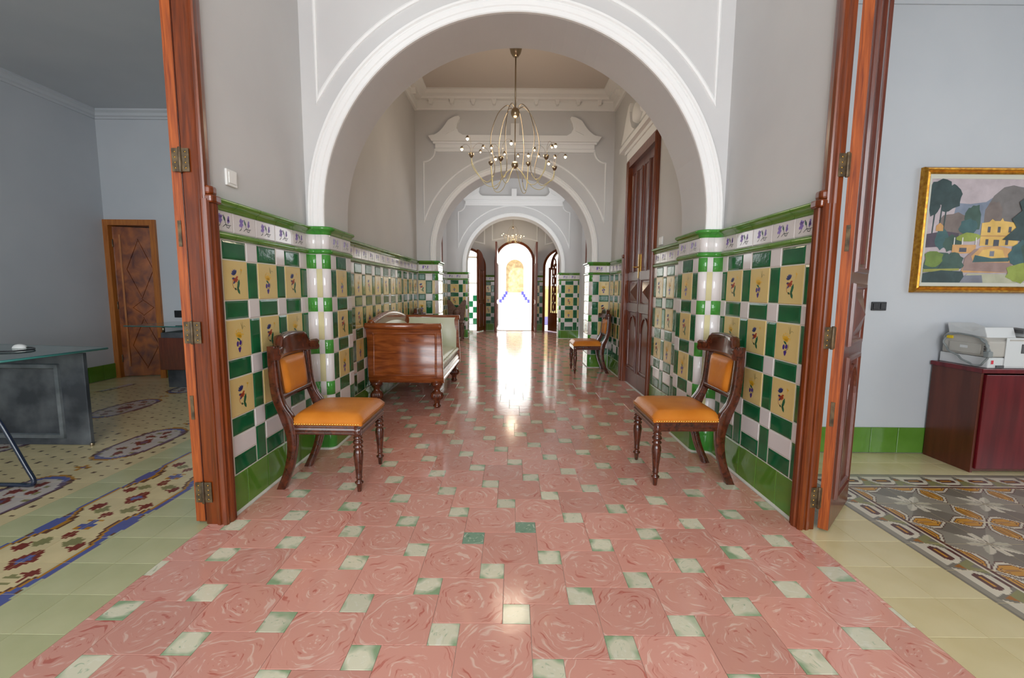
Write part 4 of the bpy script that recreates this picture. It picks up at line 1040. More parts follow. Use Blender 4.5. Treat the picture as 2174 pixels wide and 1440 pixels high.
# ------------------------------------------------------------------ chairs
def smooth_path(P, n=4):
    out = []
    for i in range(len(P)-1):
        p0 = P[max(0, i-1)]; p1 = P[i]; p2 = P[i+1]; p3 = P[min(len(P)-1, i+2)]
        for k in range(n):
            t = k/n
            out.append(tuple(.5*((2*b) + (-a+c)*t + (2*a-5*b+4*c-d)*t*t + (-a+3*b-3*c+d)*t**3) for a, b, c, d in zip(p0, p1, p2, p3)))
    out.append(tuple(P[-1])); return out
def make_chair(label):
    """local +x = front; origin on the floor below the seat"""
    t = thing('dining_chair', label, 'chair', group='tan leather dining chairs along the corridor')
    back = smooth_path([(-.263, 0), (-.207, .127), (-.178, .259), (-.182, .355), (-.213, .459), (-.246, .553), (-.259, .672), (-.262, .80), (-.262, .86)])
    front = smooth_path([(-.213, 0), (-.160, .127), (-.127, .260), (-.121, .338), (-.132, .44), (-.177, .511), (-.200, .588), (-.210, .689), (-.215, .78), (-.216, .86)])
    def resamp(P, n=26):
        L_ = [0]
        for a, b in zip(P, P[1:]): L_.append(L_[-1]+math.dist(a, b))
        out = []
        for i in range(n+1):
            d = L_[-1]*i/n; k = max(j for j in range(len(L_)) if L_[j] <= d+1e-9); k = min(k, len(P)-2)
            u = (d-L_[k])/max(1e-9, L_[k+1]-L_[k]); out.append(tuple(a+(b-a)*u for a, b in zip(P[k], P[k+1])))
        return out
    B, Fr = resamp(back), resamp(front)
    for s in (-1, 1):
        rows = []
        for i in range(len(B)):
            z = (B[i][1]+Fr[i][1])/2; yc_ = s*(.176 + .03*max(0, min(1, z/.4)) - .0*z); hw = .021
            rows.append([(B[i][0], yc_-hw, B[i][1]), (B[i][0], yc_+hw, B[i][1]), (Fr[i][0], yc_+hw, Fr[i][1]), (Fr[i][0], yc_-hw, Fr[i][1])])
        mb = MB().grid(rows, 0, True, True)
        mb.add(rows[0], [(0, 1, 2, 3)]); mb.add(rows[-1], [(0, 1, 2, 3)])
        mb.build('back_leg', 'chair_wood', t, bevel=.004)
    for s in (-1, 1):
        prof = [(.010, 0), (.012, .002), (.016, .045), (.024, .052), (.025, .060), (.015, .066), (.016, .080), (.020, .086), (.017, .092), (.019, .12), (.026, .19), (.029, .225), (.026, .25), (.019, .262),
                (.028, .268), (.029, .276), (.020, .283), (.027, .293), (.030, .300), (.026, .312), (.018, .318), (.026, .324), (.026, .330), (.02, .335), (.026, .342), (.026, .40)]
        MB().lathe(prof, (.235, s*.208, 0), 18).build('front_leg', 'chair_wood', t)
    # seat rails with reeding
    def rail(pts, nm):
        prof = [(.0, .345), (.006, .347), (.008, .356), (.004, .362), (.008, .368), (.008, .378), (.003, .384), (.006, .392), (.006, .402), (-.03, .402), (-.03, .345)]
        d = Vector((pts[1][0]-pts[0][0], pts[1][1]-pts[0][1])).normalized(); n_ = (d.y, -d.x)
        sweep_plan(MB(), pts, [n_, n_], prof).build(nm, 'chair_wood', t)
    rail([(.255, .225), (.255, -.225)][::-1], 'seat_rail'); rail([(-.14, -.215), (.255, -.225)], 'seat_rail'); rail([(.255, .225), (-.14, .215)], 'seat_rail'); rail([(-.14, .19), (-.14, -.19)], 'seat_rail')
    # padded seat
    nx, ny = 14, 14; rows = []
    for i in range(nx+1):
        r_ = []
        for j in range(ny+1):
            u, v = i/nx*2-1, j/ny*2-1
            x = .06 + .207*math.copysign(abs(u)**.8, u); hw = .228 + .006*u
            y = hw*math.copysign(abs(v)**.8, v)
            e = max(0, 1-abs(u)**6)**.5 * max(0, 1-abs(v)**6)**.5
            z = .425 + .045*e**.8 + .010*(1-u*u)*(1-v*v)
            r_.append((x, y, z))
        rows.append(r_)
    mb = MB().grid(rows)
    edge = [(rows[0][j]) for j in range(ny+1)] + [rows[i][ny] for i in range(1, nx+1)] + [rows[nx][j] for j in range(ny-1, -1, -1)] + [rows[i][0] for i in range(nx-1, 0, -1)]
    low = [(x*.985+.001, y*.985, .40) for x, y, z in edge]
    k = len(edge); mb.add(edge+low, [(i, (i+1) % k, k+(i+1) % k, k+i) for i in range(k)], 0, True)
    seat = mb.build('seat', 'leather', t)
    mb = MB(); stud = []
    for s in (-1, 1):
        for i in range(26): stud.append((-.125+i*.0148, s*.2285+s*.004*i/26, .409, (0, s)))
    for i in range(30): stud.append((.268, -.215+i*.0148, .409, (1, 0)))
    for x, y, z, (dx, dy) in stud:
        r = .0048
        a = (-dy, dx)
        mb.add([(x+a[0]*r*math.cos(q), y+a[1]*r*math.cos(q), z+r*math.sin(q)) for q in [PI/3*i for i in range(6)]] + [(x+dx*.004, y+dy*.004, z)], [(i, (i+1) % 6, 6) for i in range(6)], 0, True)
    o = mb.build('brass_studs', 'brass', seat); o['kind'] = 'stuff'
    # back pad, cross rail and crest
    xb = lambda z: -.2 - .035*(z-.5)/.3
    def bow(y): return -.040*(1-(y/.26)**2)
    rows = []
    for i in range(9):
        r_ = []
        for j in range(11):
            u, v = i/8*2-1, j/10*2-1
            z = .672 + .118*math.copysign(abs(u)**.85, u); y = (.150-.012*u*-1)*math.copysign(abs(v)**.85, v)
            e = max(0, 1-abs(u)**5)**.5*max(0, 1-abs(v)**5)**.5
            r_.append((xb(z)+bow(y)*.5+.006+.030*e, y, z))
        rows.append(r_)
    mb = MB().grid(rows)
    mb.grid([[(xb(p[2])+bow(p[1])*.5-.014, p[1], p[2]) for p in r_] for r_ in rows]); mb.build('back_pad', 'leather', t)
    mb = MB()
    for zc_, hh in ((.555, .016), (.79, .012)):
        rows = []
        for j in range(13):
            y = -.185 + .37*j/12; x = xb(zc_)+bow(y)*.5
            rows.append([(x-.018, y, zc_-hh), (x+.016, y, zc_-hh), (x+.016, y, zc_+hh), (x-.018, y, zc_+hh)])
        mb.grid(rows, 0, True, True)
    for s in (-1, 1):
        rows = [[(xb(z)+bow(.165)*.5-.016, s*.150, z), (xb(z)+bow(.165)*.5+.014, s*.150, z), (xb(z)+bow(.165)*.5+.014, s*.185, z), (xb(z)+bow(.165)*.5-.016, s*.185, z)] for z in (.55, .62, .7, .8)]
        mb.grid(rows, 0, True, True)
    mb.build('back_rail', 'chair_wood', t)
    rows = []
    n = 44
    for j in range(n+1):
        y = -.250 + .500*j/n; a = abs(y)
        k = min(1, max(0, (a-.138)/.042)); k = k*k*(3-2*k)
        zt_ = .926 - .010*min(1, a/.13)**2 - .062*k
        zb_ = .785 + .006*(1-(a/.25)**2)
        x = -.240 + .052*(y/.25)**2
        th = .020
        rows.append([(x-th, y, zb_), (x+th*.6, y, zb_), (x+th, y, zb_+.02), (x+th*.7, y, zt_-.03), (x+th*.9, y, zt_-.012), (x+.006, y, zt_), (x-.02, y, zt_), (x-th-.02, y, zt_-.01), (x-th-.02, y, zt_-.02), (x-th, y, zt_-.035)])
    mb = MB().grid(rows, 0, True, True); mb.add(rows[0], [tuple(range(10))]); mb.add(rows[-1], [tuple(range(10))])
    mb.build('crest_rail', 'chair_wood', t)
    return t
ch1 = make_chair('tan leather chair against the left tiled wall in front of the sofa')
ch1.location = (-1.14, 2.725, 0)
ch2 = copy_tree(ch1); ch2['label'] = 'tan leather chair against the right tiled wall nearest the right door post'; ch2.location = (1.110, 2.845, 0); ch2.rotation_euler = (0, 0, PI)
ch3 = copy_tree(ch1); ch3['label'] = 'distant tan leather chair at the right in front of the second arch pier'; ch3.location = (1.125, 6.55, 0); ch3.rotation_euler = (0, 0, PI)
ch4 = copy_tree(ch1); ch4['label'] = 'tan leather chair mostly hidden behind the far arm of the sofa'; ch4.location = (-1.145, 6.42, 0)

# ------------------------------------------------------------------ sofa
sf = thing('sofa', 'polished mahogany sofa with pale cream leather and fluted bun feet along the left wall', 'sofa', (-1.080, 5.095, 0))
SX0, SX1, SY = -.375, .375, .745
def arm(sg, nm):
    """sleigh end: curve in (y,z) swept across x"""
    cv = smooth_path([(.690, .255), (.715, .30), (.725, .40), (.715, .55), (.71, .68), (.728, .78), (.745, .83)], 5)
    rows = []
    for y, z in cv:
        k = (z-.255)/.6; xr = .385 - .025*k; xl = -.362 - .018*k
        rows.append([(xl, sg*y, z), (xr, sg*y, z), (xr, sg*(y-.05), z), (xl, sg*(y-.05), z)])
    mb = MB().grid(rows, 0, True, True); mb.add(rows[0], [(0, 1, 2, 3)]); mb.add(rows[-1], [(0, 1, 2, 3)])
    a = mb.build(nm, 'sofa_wood', sf, bevel=.006)
    MB().lathe([(.022, -.382), (.030, -.379), (.032, -.37), (.032, .35), (.028, .352), (.034, .358), (.034, .368), (.02, .374)], (0, sg*.742, .828), 18, axis='x').build('roll', 'sofa_wood', a)
    # framed veneer panel on the outside
    def yat(z):
        for (ya, za), (yb, zb) in zip(cv, cv[1:]):
            if za <= z <= zb: return ya + (yb-ya)*(z-za)/max(1e-6, zb-za)
        return cv[-1][0]
    P = []
    zs_ = [.335 + .42*i/14 for i in range(15)]
    P += [(-.305, z) for z in zs_[::-1]] + [(.31, z) for z in zs_]
    n_ = len(P); rows = []
    for i, (x, z) in enumerate(P):
        d_in = 1 if x > 0 else -1
        rows.append([(x+d_in*o_, sg*(yat(z)+h_), z) for o_, h_ in ((-.012, -.003), (-.007, .008), (.007, .008), (.012, -.003))])
    mb = MB(); mb.grid(rows[:15]); mb.grid(rows[15:])
    for z in (zs_[0], zs_[-1]):
        mb.grid([[(x, sg*(yat(z+o_)+h_), z+o_) for o_, h_ in ((-.012, -.003), (-.007, .008), (.007, .008), (.012, -.003))] for x in (-.312, .317)])
    mb.build('panel_bead', 'sofa_wood', a)
    # padded inside
    rows = []
    for i in range(12):
        z = .36 + .47*i/11
        y0 = .66 - .02*math.sin(PI*i/11) + .04*(i/11)**2
        rows.append([(x, sg*(y0 - .03*(1-abs(2*j/10-1)**4)), z) for j, x in enumerate([-.30+.64*j/10 for j in range(11)])])
    MB().grid(rows).build('arm_pad', 'cream_leather', sf)
arm(-1, 'near_arm'); arm(1, 'far_arm')
# back with a humped top rail
def hump(y): return .835 + .085*max(0, math.cos(PI*(y+.05)/1.42))**.8
rows = [[(-.37, y, .28), (-.30, y, .28), (-.30, y, hump(y)-.02), (-.37, y, hump(y)-.02)] for y in [-.69+1.38*i/30 for i in range(31)]]
mb = MB().grid(rows, 0, False, True); mb.add(rows[0], [(0, 1, 2, 3)]); mb.add(rows[-1], [(0, 1, 2, 3)]); mb.build('back_frame', 'sofa_wood', sf)
MB().tube([(-.335, y, hump(y)-.005) for y in [-.70+1.40*i/40 for i in range(41)]], .034, 12).build('top_rail', 'sofa_wood', sf)
rows = [[(-.30 + .055*math.sin(PI*min(1, max(0, (z_))))**.6 - .02*z_, y, .40 + (hump(y)-.05-.40)*z_) for z_ in [k/10 for k in range(11)]] for y in [-.66+1.32*i/24 for i in range(25)]]
MB().grid(rows).build('back_pad', 'cream_leather', sf)
rows = []
for i in range(15):
    a = i/14
    r_ = []
    for j in range(21):
        y = -.66+1.32*j/20; v = (2*j/20-1)
        x = -.28 + .63*a
        z = .40 + .075*(1-max(0, (a-.8)/.2)**3) * (1-.25*v**8) - .0
        r_.append((x + (.03*math.sin(PI*min(1, (a-.8)/.2)) if a > .8 else 0), y, z))
    rows.append(r_)
mb = MB().grid(rows)
mb.grid([[(p[0], p[1], p[2]) for p in rows[-1]], [(p[0]-.01, p[1], .355) for p in rows[-1]]])
mb.build('seat_cushion', 'cream_leather', sf)
MB().tube([(.35, -.65+1.3*i/30, .425+.004*math.sin(i*1.9)) for i in range(31)], .022, 10).build('seat_roll', 'cream_leather', sf)
rows = [[(.36+o_, y, z) for o_, z in [(-.06, .262), (.012, .262), (.02, .272), (.02, .29), (.010, .296), (.014, .31), (.014, .33), (.004, .34), (.010, .35), (0, .362), (-.06, .362)]] for y in (-.66, .66)]
MB().grid(rows, 0, False, True).build('front_rail', 'sofa_wood', sf)
prof = [(.030, 0), (.036, .006), (.040, .016), (.034, .028), (.026, .034), (.030, .05), (.034, .072), (.040, .080), (.058, .092), (.066, .118), (.060, .142), (.046, .160), (.034, .168), (.030, .186), (.040, .20), (.050, .215), (.056, .226), (.060, .228), (.060, .262)]
for sx, x in ((0, -.30), (1, .31)):
    for y in (-.665, .665):
        g = MB().lathe(prof, (x, y, 0), 80, flute=.15, fl_n=20, fl_rng=(.085, .158)).build('foot', 'foot_wood', sf)
MB().box(-.36, .36, -.68, .68, .262, .30).build('under_frame', 'sofa_wood', sf)

# ------------------------------------------------------------------ carved hall chair near the third arch
hc = thing('hall_chair', 'dark carved wooden hall chair with a two-peaked back, behind the sofa by the third arch', 'chair', (-1.36, 10.55, 0))
MB().box(-.20, .20, -.22, .20, .42, .46).build('seat', 'carved_wood', hc, bevel=.008)
P = [(-.17, .46), (.17, .46), (.21, .70), (.23, .93), (.19, .96), (.12, .90), (.05, .80), (.0, .76), (-.05, .80), (-.12, .90), (-.19, .96), (-.23, .93), (-.21, .70)]
MB().prism(P, .16, .20).build('backrest', 'carved_wood', hc, bevel=.006)
MB().lathe([(.02, -.03), (.07, -.02), (.09, 0)], (0, .16, .64), 16, axis='y').build('carved_boss', 'carved_wood', hc)
MB().prism([(-.17, .12), (-.08, .06), (0, .10), (.08, .06), (.17, .12), (.18, .42), (-.18, .42)], -.17, -.14).build('front_panel', 'carved_wood', hc, bevel=.005)
for sx in (-1, 1):
    for y in (-.18, .17): MB().lathe([(.018, 0), (.022, .03), (.018, .08), (.028, .2), (.02, .32), (.028, .36), (.028, .42)], (sx*.16, y, 0), 12).build('leg', 'carved_wood', hc)

# ------------------------------------------------------------------ chandeliers
def make_chandelier(name, label, loc, k=1.0, z_ceil=CEIL, lights=True):
    """built around the upper ball at local z=0"""
    t = thing(name, label, 'chandelier', loc); t.scale = (k, k, k)
    top = (z_ceil-loc[2])/k
    MB().lathe([(.012, top-.27), (.03, top-.265), (.055, top-.23), (.072, top-.17), (.080, top-.09), (.082, top)], n=24).build('canopy', 'nickel', t)
    MB().lathe([(.008, .04), (.008, top-.26)], n=10).build('stem', 'nickel', t)
    MB().lathe([(.006, -.565), (.006, -.04)], n=8).build('rod', 'nickel', t)
    ball = lambda r, zc, sq: [(max(.004, r*math.sin(PI*i/14)), zc - r*sq*math.cos(PI*i/14)) for i in range(15)]
    MB().lathe(ball(.050, 0, 1.15), n=20).build('ball', 'nickel', t); MB().lathe(ball(.040, -.565, 1.05), n=20).build('ball', 'nickel', t)
    bi = 0
    for a_i, az in enumerate([math.radians(x) for x in (12, 68, 132, 196, 248, 318)]):
        ca, sa = math.cos(az), math.sin(az)
        zc = (-.57, -.44, -.46, -.50, -.60, -.56)[a_i]; rc = (.47, .44, .43, .50, .40, .45)[a_i]
        path = smooth_path([(.03, .03), (.06, .06), (.11, .065), (.20, -.03), (.265, -.2), (.285, -.34), (.265, -.45), (.235, -.58), (.25, -.70), (.32, -.775), (.40, -.73), (rc-.01, zc-.12), (rc, zc-.02)], 5)
        MB().tube([(r*ca, r*sa, z) for r, z in path[:41]], .0042, 6).build('arm', 'nickel', t)
        MB().tube([(r*ca, r*sa, z) for r, z in path[40:]], .0042, 6).build('arm', 'goldwire', t)
        p2 = smooth_path([(.02, -.59), (.10, -.66), (.20, -.79), (.30, -.82), (.38, -.76), (rc-.015, zc-.1), (rc, zc-.02)], 5)
        MB().tube([(r*ca, r*sa, z) for r, z in p2], .0036, 6).build('arm', 'goldwire', t)
        cup = MB().lathe([(.006, -.03), (.016, -.022), (.027, -.004), (.032, .016), (.028, .018), (.004, .012)], (rc*ca, rc*sa, zc), 16).build('cup', 'nickel', t)
        for h in range(3):
            b = az + math.radians((h-1)*105 + 20*a_i)
            dx, dy = math.cos(b), math.sin(b)
            hx = (.012, .02, .07, .115, .13)
            hz = (.01, .08, .125, .12, .098)
            if h == 1: hz = (.01, .12, .18, .175, .15)
            P = smooth_path([(rc*ca+dx*q, rc*sa+dy*q, zc+z) for q, z in zip(hx, hz)], 4)
            MB().tube(P, .0016, 5).build('wire', 'nickel', cup)
            e = P[-1]
            hd = MB().lathe([(.004, .016), (.012, .012), (.017, -.004), (.018, -.012), (.015, -.013)], e, 12).build('lamp_head', 'nickel', cup)
            lit = (a_i*3+h) in (1, 4, 6, 9, 10, 13, 15, 2)
            MB().lathe(ball(.0135 if lit else .011, -.016, 1.2), e, 10).build('bulb', 'bulb' if lit else 'bulb_dim', cup)
    return t
lamp('chandelier_light', 'POINT', (0, 5.26, 2.86), (0, 0, 0), 11, (1, .83, .62), shadow_soft_size=.22)
make_chandelier('chandelier', 'brushed nickel chandelier with curling wire arms and lit bulbs in the middle hall', (0, 5.26, 3.17))
c2 = make_chandelier('chandelier', 'small distant chandelier with lit bulbs hanging before the courtyard door', (-.02, 12.2, 2.86), .5, CEIL, False)
lamp('chandelier_light', 'POINT', (-.02, 12.2, 2.6), (0, 0, 0), 8, (1, .82, .58), shadow_soft_size=.15)

# ------------------------------------------------------------------ switches
def plate(name, label, loc, rotz, w_, h_, mk, n=1, mk2=None):
    t = thing(name, label, 'switch' if 'switch' in name else 'socket', loc, rotz)
    MB().box(-w_/2, w_/2, -.012, 0, -h_/2, h_/2).build('plate', mk, t, bevel=.003)
    for i in range(n):
        x = -w_/2 + w_*(i+.5)/n
        MB().box(x-w_/n*.34, x+w_/n*.34, -.016, -.012, -h_*.34, h_*.34).build('rocker', mk2 or mk, t, bevel=.0015)
    return t
plate('light_switch', 'white light switch on the left corridor wall above the green tile cap', (-PX, 2.374, 1.749), PI/2, .088, .082, 'white_plastic')
plate('light_switch', 'white light switch above the tiles beside the tall hall door', (PX, 4.55, 1.69), -PI/2, .10, .08, 'white_plastic', 2)
plate('wall_socket', 'black double socket on the right room wall beside the painting', (2.63, YR, 1.094), 0, .105, .062, 'black', 2)
plate('wall_socket', 'small black socket plate on the left room far wall by the ajar door', (-4.36, YF, .845), 0, .10, .09, 'black')

# ------------------------------------------------------------------ painting
pt = thing('painting', 'gilt-framed landscape painting of a yellow villa among trees on the right room wall', 'painting', (2.838, YR, 1.195))
PW, PH = 1.24, .865
prof = [(0, 0), (0, .03), (.010, .045), (.018, .042), (.028, .028), (.038, .036), (.046, .030), (.046, .0)]
ribbon_xz(MB(), [(0, 0), (0, PH), (PW, PH), (PW, 0)], [(-a, b) for a, b in prof], 0, -1, True).build('frame', 'gold', pt)
ribbon_xz(MB(), [(.046, .046), (.046, PH-.046), (PW-.046, PH-.046), (PW-.046, .046)], [(0, 0), (0, .022), (-.028, .014), (-.028, 0)], 0, -1, True).build('slip', 'linen', pt)
cols = dict(sky=(186, 172, 176), hill=(122, 132, 150), hill2=(112, 106, 104), brown=(118, 104, 98), dgreen=(38, 62, 62), green=(52, 82, 70), lgreen=(104, 128, 46), ygreen=(142, 156, 58), teal=(50, 90, 92), plum=(74, 62, 76), house=(222, 180, 92), house2=(196, 146, 84),
            dark=(70, 72, 84), wall=(206, 156, 96), path=(152, 124, 116), lav=(120, 122, 134), pale=(178, 176, 150), white=(222, 218, 210), tank=(150, 150, 70))
names = list(cols); pm = [mat('paint_' + k, srgb(*[max(0, c_-14) for c_ in v]), .5, c2=srgb(*[min(255, c_+8) for c_ in v]), scale=12, distort=.4, bump=.1, bscale=50, lo=.3, hi=.7) for k, v in cols.items()]
mb = MB(); CX0, CZ0, CW, CHH = .072, .072, .64, .721
lay = [0]
def pp(k, P):
    lay[0] += 1; y = -.012 - lay[0]*.00012
    mb.add([(CX0+u*CW, y, CZ0+v*CHH) for u, v in P], [tuple(range(len(P)))], names.index(k))
def blob(k, cu, cv, ru, rv, n=18, jag=.18, seed=0):
    rnd = random.Random(seed)
    pp(k, [(max(0, cu + ru*(1+jag*(rnd.random()-.5)*2)*math.cos(2*PI*i/n)), cv + rv*(1+jag*(rnd.random()-.5)*2)*math.sin(2*PI*i/n)) for i in range(n)])
pp('sky', [(0, 0), (1.72, 0), (1.72, 1), (0, 1)])
pp('hill', [(.25, .45), (1.68, .45), (1.68, .88), (1.2, .9), (.95, .93), (.85, .91), (.72, .84), (.62, .78), (.45, .76), (.3, .77)])
pp('hill2', [(.62, .5), (1.68, .5), (1.68, .9), (1.0, .92), (.9, .94), (.8, .92), (.7, .84), (.62, .7)])
blob('brown', .3, .56, .16, .12, seed=2); blob('brown', .72, .66, .10, .13, seed=3); blob('green', .5, .62, .09, .14, seed=4); blob('teal', .45, .54, .1, .08, seed=5)
blob('dgreen', .12, .86, .17, .12, 20, .25, 6); blob('dgreen', .22, .82, .13, .14, 20, .25, 7); blob('dgreen', .05, .78, .08, .12, 16, .3, 8)
for u in (.05, .12, .17): pp('dgreen', [(u, .35), (u+.012, .35), (u+.03, .75), (u+.015, .75)])
pp('plum', [(0, .34), (.36, .36), (.36, .48), (.2, .50), (0, .47)]); blob('teal', .18, .42, .08, .1, seed=9); blob('green', .3, .38, .1, .08, seed=10)
pp('house2', [(.10, .50), (.18, .50), (.18, .55), (.14, .58), (.10, .55)])
pp('house', [(.60, .36), (1.02, .36), (1.02, .58), (.84, .60), (.82, .63), (.80, .60), (.74, .60), (.71, .62), (.68, .59), (.60, .58)])
for u, v in ((.67, .49), (.78, .49), (.90, .49), (.66, .37), (.88, .37)): pp('dark', [(u, v), (u+.032, v), (u+.032, v+.055), (u, v+.055)])
pp('house2', [(.60, .45), (1.02, .45), (1.02, .462), (.60, .462)]); pp('dark', [(.75, .355), (.81, .355), (.81, .42), (.75, .42)])
pp('wall', [(.30, .28), (.56, .29), (.56, .37), (.30, .37)]); pp('dark', [(.38, .30), (.46, .30), (.46, .34), (.38, .34)]); blob('ygreen', .47, .44, .13, .045, 14, .15, 11)
for u in (.31, .40, .55): pp('white', [(u, .37), (u+.012, .37), (u+.012, .44), (u, .44)])
pp('wall', [(.42, .10), (.95, .10), (.96, .33), (.80, .36), (.62, .35), (.50, .28)])
pp('path', [(.44, .12), (.98, .10), (.98, .20), (.55, .20), (.52, .26), (.60, .33), (.55, .33), (.45, .24)])
pp('house', [(.58, .24), (.90, .24), (.86, .32), (.74, .335), (.64, .32)]); pp('lav', [(.72, .26), (.77, .26), (.77, .31), (.72, .31)]); pp('teal', [(.54, .20), (.94, .21), (.95, .25), (.75, .24), (.56, .27)])
pp('pale', [(.40, .0), (1.05, 0), (1.05, .085), (.5, .09)]); pp('lav', [(.38, 0), (.68, 0), (.66, .075), (.46, .07)])
blob('green', .17, .19, .2, .10, 18, .2, 12); blob('lgreen', .10, .24, .11, .08, 16, .25, 13); blob('green', .33, .2, .11, .09, 16, .2, 14)
pp('dgreen', [(.12, .08), (.14, .08), (.2, .18), (.18, .18)]); pp('tank', [(0, .10), (.4, .12), (.4, .14), (0, .13)]); pp('dgreen', [(0, 0), (.42, 0), (.46, .06), (.44, .11), (.2, .12), (0, .09)])
pp('dgreen', [(.84, .42), (1.3, .40), (1.3, .9), (1.12, .99), (1.04, .9), (1.06, .84), (.98, .78), (1.02, .70), (.92, .62), (.98, .54)])
blob('teal', 1.06, .28, .12, .12, 16, .2, 15); blob('ygreen', 1.06, .1, .13, .10, 16, .25, 16); blob('green', 1.4, .35, .3, .3, 20, .2, 17); blob('dgreen', 1.45, .7, .2, .25, 20, .2, 18); pp('pale', [(1.2, 0), (1.68, 0), (1.68, .12), (1.2, .1)])
mb.v = [(min(x, PW-.072), y, min(z, PH-.072)) for x, y, z in mb.v]
mb.build('canvas', pm, pt, fix=False)

# ------------------------------------------------------------------ cabinet, printers
cb = thing('cabinet', 'low dark red mahogany cabinet against the right room far wall', 'cabinet', (3.05, 2.86, 0))
MB().box(0, .018, .012, .355, .0, .675).build('side_panel', 'mahog_side', cb, bevel=.002); MB().box(1.082, 1.10, .012, .355, 0, .675).build('side_panel', 'mahog_side', cb, bevel=.002)
MB().box(-.012, 1.112, -.005, .36, .675, .705).build('top', 'mahog_red', cb, bevel=.004)
MB().box(.018, 1.082, .02, .36, .01, .05).box(.018, 1.082, .335, .35, .05, .67).build('carcass', 'mahog_side', cb)
for i in range(2):
    d = MB().box(.022+i*.53, .022+i*.53+.524, -.002, .018, .03, .665).build('door', 'mahog_red', cb, bevel=.003)
    MB().lathe([(.010, -.022), (.013, -.016), (.006, -.008), (.006, 0)], (.50 if i == 0 else .60, -.002, .40), 12, axis='y').build('knob', 'brass', d)
pr = thing('printer', 'beige laser printer with a coiled grey power cable on the red cabinet', 'printer', (3.085, 3.205, .7055), -PI/2)
MB().prism([(0, 0), (.33, 0), (.33, .07), (.0, .07)], .0, .46).build('base', 'printer_light', pr, bevel=.006)
MB().prism([(.02, .072), (.33, .072), (.33, .175), (.30, .20), (.05, .215), (.02, .19)], -.010, .47).build('body', 'printer', pr, bevel=.010)
MB().box(.075, .29, -.016, -.008, .085, .155).build('front_cover', 'printer', pr, bevel=.004)
MB().box(.155, .205, -.0185, -.0155, .118, .136).build('badge', 'printer_light', pr)
MB().prism([(.04, .21), (.30, .195), (.275, .265), (.20, .232), (.10, .255), (.02, .28)], .01, .20).build('paper_tray', 'printer_light', pr, bevel=.004)
MB().box(.05, .095, -.0145, -.0095, .172, .192).build('warning_label', mat('yellow_label', srgb(232, 200, 30), .5), pr)
for z in (.11, .125, .14): MB().lathe([(.005, -.005), (.006, 0)], (.312, -.010, z), 8, axis='y').build('button', 'printer_dark', pr)
MB().box(.331, .336, .10, .44, .012, .20).build('side_cover', 'printer_light', pr, bevel=.002)
MB().box(.331, .338, .05, .10, .004, .020).build('latch', 'printer_dark', pr)
MB().box(.331, .333, .02, .034, .028, .052).build('logo', mat('red_mark', srgb(206, 40, 60), .5), pr)
MB().box(.336, .338, .12, .22, .180, .190).build('name_strip', 'printer', pr)
MB().box(.334, .340, .20, .235, .10, .16).build('handle_recess', 'printer_dark', pr, bevel=.002)
MB().prism([(.06, .21), (.33, .20), (.33, .235), (.06, .25)], .24, .46).build('top_tray', 'printer_light', pr, bevel=.006)
MB().prism([(.20, .236), (.325, .228), (.325, .25), (.20, .258)], .21, .30).build('output_slot', 'printer_dark', pr)
cbp = [(.30, .19), (.345, .15), (.355, .09), (.33, .03), (.28, .012), (.22, .03), (.15, .065), (.08, .10), (.055, .15), (.07, .195), (.15, .212), (.24, .205), (.31, .19), (.35, .14), (.36, .10)]
MB().tube([(x, -.032-.006*math.sin(i), z) for i, (x, z) in enumerate(smooth_path(cbp, 5))], .006, 8).build('power_cable', 'cable', pr)
MB().box(.34, .375, -.05, -.018, .075, .115).build('plug', 'cable', pr, bevel=.006)

# ------------------------------------------------------------------ left room furniture
ds = thing('glass_desk', 'glass-topped desk on a weathered grey steel panel base in the left room', 'desk', (-3.6, 3.25, 0))
g = MB().prism([(-1.4, -.80), (.52, -.62), (.59, .02), (-1.4, .30)], .728, .742, 'z').build('glass_top', 'glass', ds)
ep = [(-1.4, -.80), (.52, -.62), (.59, .02), (-1.4, .30)]
MB().tube([(a, b, .735) for a, b in ep + ep[:1]], .0075, 4).build('glass_edge', 'glass_edge', g)
b_ = MB().box(-.85, .42, .0, .03, .0, .70).build('front_panel', 'steel_dark', ds, bevel=.004)
ribbon_xz(MB(), [(-.70, .07), (.22, .07), (.22, .60), (-.70, .60)], [(-.02, -.001), (-.014, .014), (.012, .016), (.02, .002)], 0, -1, True).build('panel_frame', 'steel_light', b_)
MB().box(-.55, -.515, .03, .36, 0, .70).build('rear_brace', 'steel_dark', ds, bevel=.004)
for x in (-.78, .36):
    MB().lathe([(.012, .70), (.012, .728)], (x, .015, 0), 12).build('standoff', 'nickel', ds)
MB().lathe([(.012, 0), (.014, .004), (.010, .012), (.014, .02)], (.435, -.01, 0), 10).build('foot', 'nickel', ds)
d2 = thing('glass_desk', 'second glass-topped desk on a brown wooden pedestal beside the ajar door', 'desk', (-4.06, 5.30, 0))
g = MB().prism([(-.42, -.20), (1.1, -.28), (1.1, .42), (-.30, .40)], .735, .747, 'z').build('glass_top', 'glass', d2)
ep = [(-.42, -.20), (1.1, -.28), (1.1, .42), (-.30, .40)]
MB().tube([(a, b, .741) for a, b in ep + ep[:1]], .0065, 4).build('glass_edge', 'glass_edge', g)
MB().box(-.10, .50, -.12, .34, .22, .60).build('drawer_pedestal', 'door_wood', d2, bevel=.004)
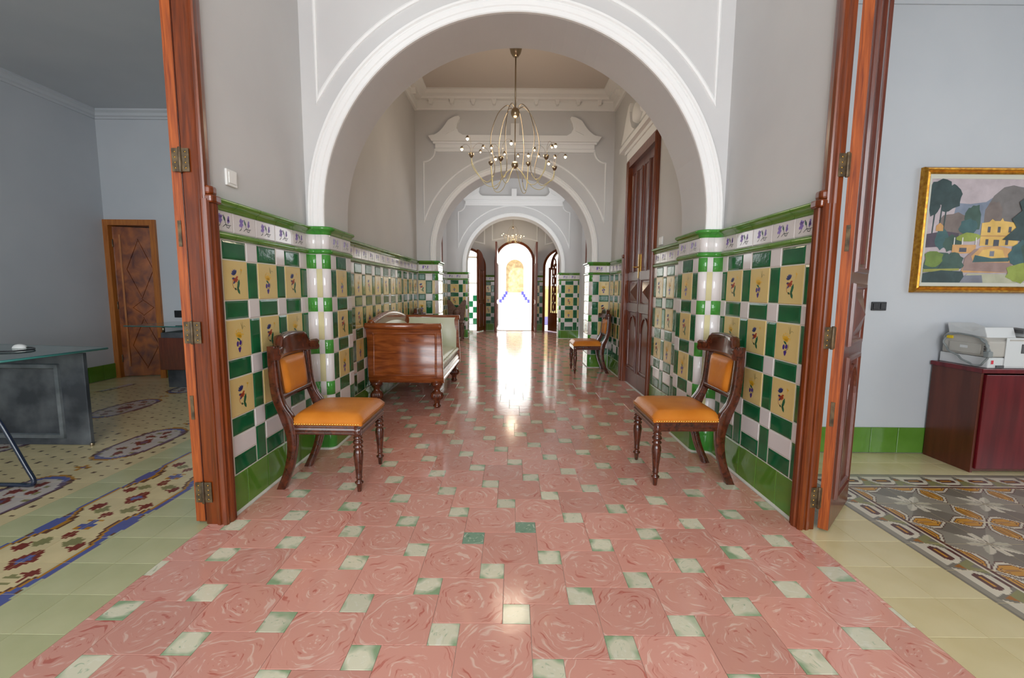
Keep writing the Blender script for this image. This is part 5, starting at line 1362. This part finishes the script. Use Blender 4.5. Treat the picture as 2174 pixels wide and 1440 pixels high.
MB().box(-.08, .50, -.10, .34, .60, .66).build('drawer_top', 'steel_dark', d2); MB().box(-.06, .46, -.06, .30, 0, .22).build('plinth', 'steel_dark', d2)
for x, y in ((-.06, -.08), (.46, -.08), (-.06, .30)): MB().lathe([(.015, .66), (.015, .735)], (x, y, 0), 10).build('standoff', 'nickel', d2)
oc = thing('office_chair', 'dark blue tubular cantilever chair tucked at the glass desk', 'chair', (-3.07, 2.535, 0), 0)
def sled(y): return smooth_path([(.02, y, .44), (.06, y, .40), (.10, y, .32), (.19, y, .12), (.225, y, .04), (.20, y, .012), (.12, y, .012), (-.25, y, .012)], 6)
for y in (-.45, 0): MB().tube(sled(y), .0125, 10).build('leg', 'blue_tube', oc)
MB().tube([(-.25, -.45, .012), (-.27, -.22, .012), (-.25, 0, .012)], .0125, 10).build('floor_bar', 'blue_tube', oc)
MB().tube(smooth_path([(.02, -.45, .44), (-.1, -.45, .46), (-.3, -.45, .47), (-.40, -.45, .55), (-.44, -.45, .85)], 5), .0125, 10).build('side_rail', 'blue_tube', oc)
MB().tube(smooth_path([(.02, 0, .44), (-.1, 0, .46), (-.3, 0, .47), (-.40, 0, .55), (-.44, 0, .85)], 5), .0125, 10).build('side_rail', 'blue_tube', oc)
MB().box(-.36, -.04, -.43, -.02, .465, .50).build('seat', 'black', oc, bevel=.015); MB().box(-.45, -.41, -.43, -.02, .62, .90).build('backrest', 'black', oc, bevel=.015)
ms = thing('computer_mouse', 'small white mouse with a black cable loop on the glass desk', 'mouse', (-3.56, 3.18, .7435))
rows = [[(.05*math.cos(a)*math.cos(b), .03*math.sin(a)*math.cos(b), .03*math.sin(b)) for a in [2*PI*i/16 for i in range(16)]] for b in [PI/2*k/6 for k in range(7)]]
MB().grid(rows, 0, True, True).build('shell', 'white_plastic', ms)
MB().tube([(x, y, .006) for x, y in smooth_path([(.05, 0), (.12, -.02), (.20, -.10), (.16, -.20), (.02, -.22), (-.2, -.16), (-.4, -.18)], 6)], .005, 6).build('cable', 'black', ms)
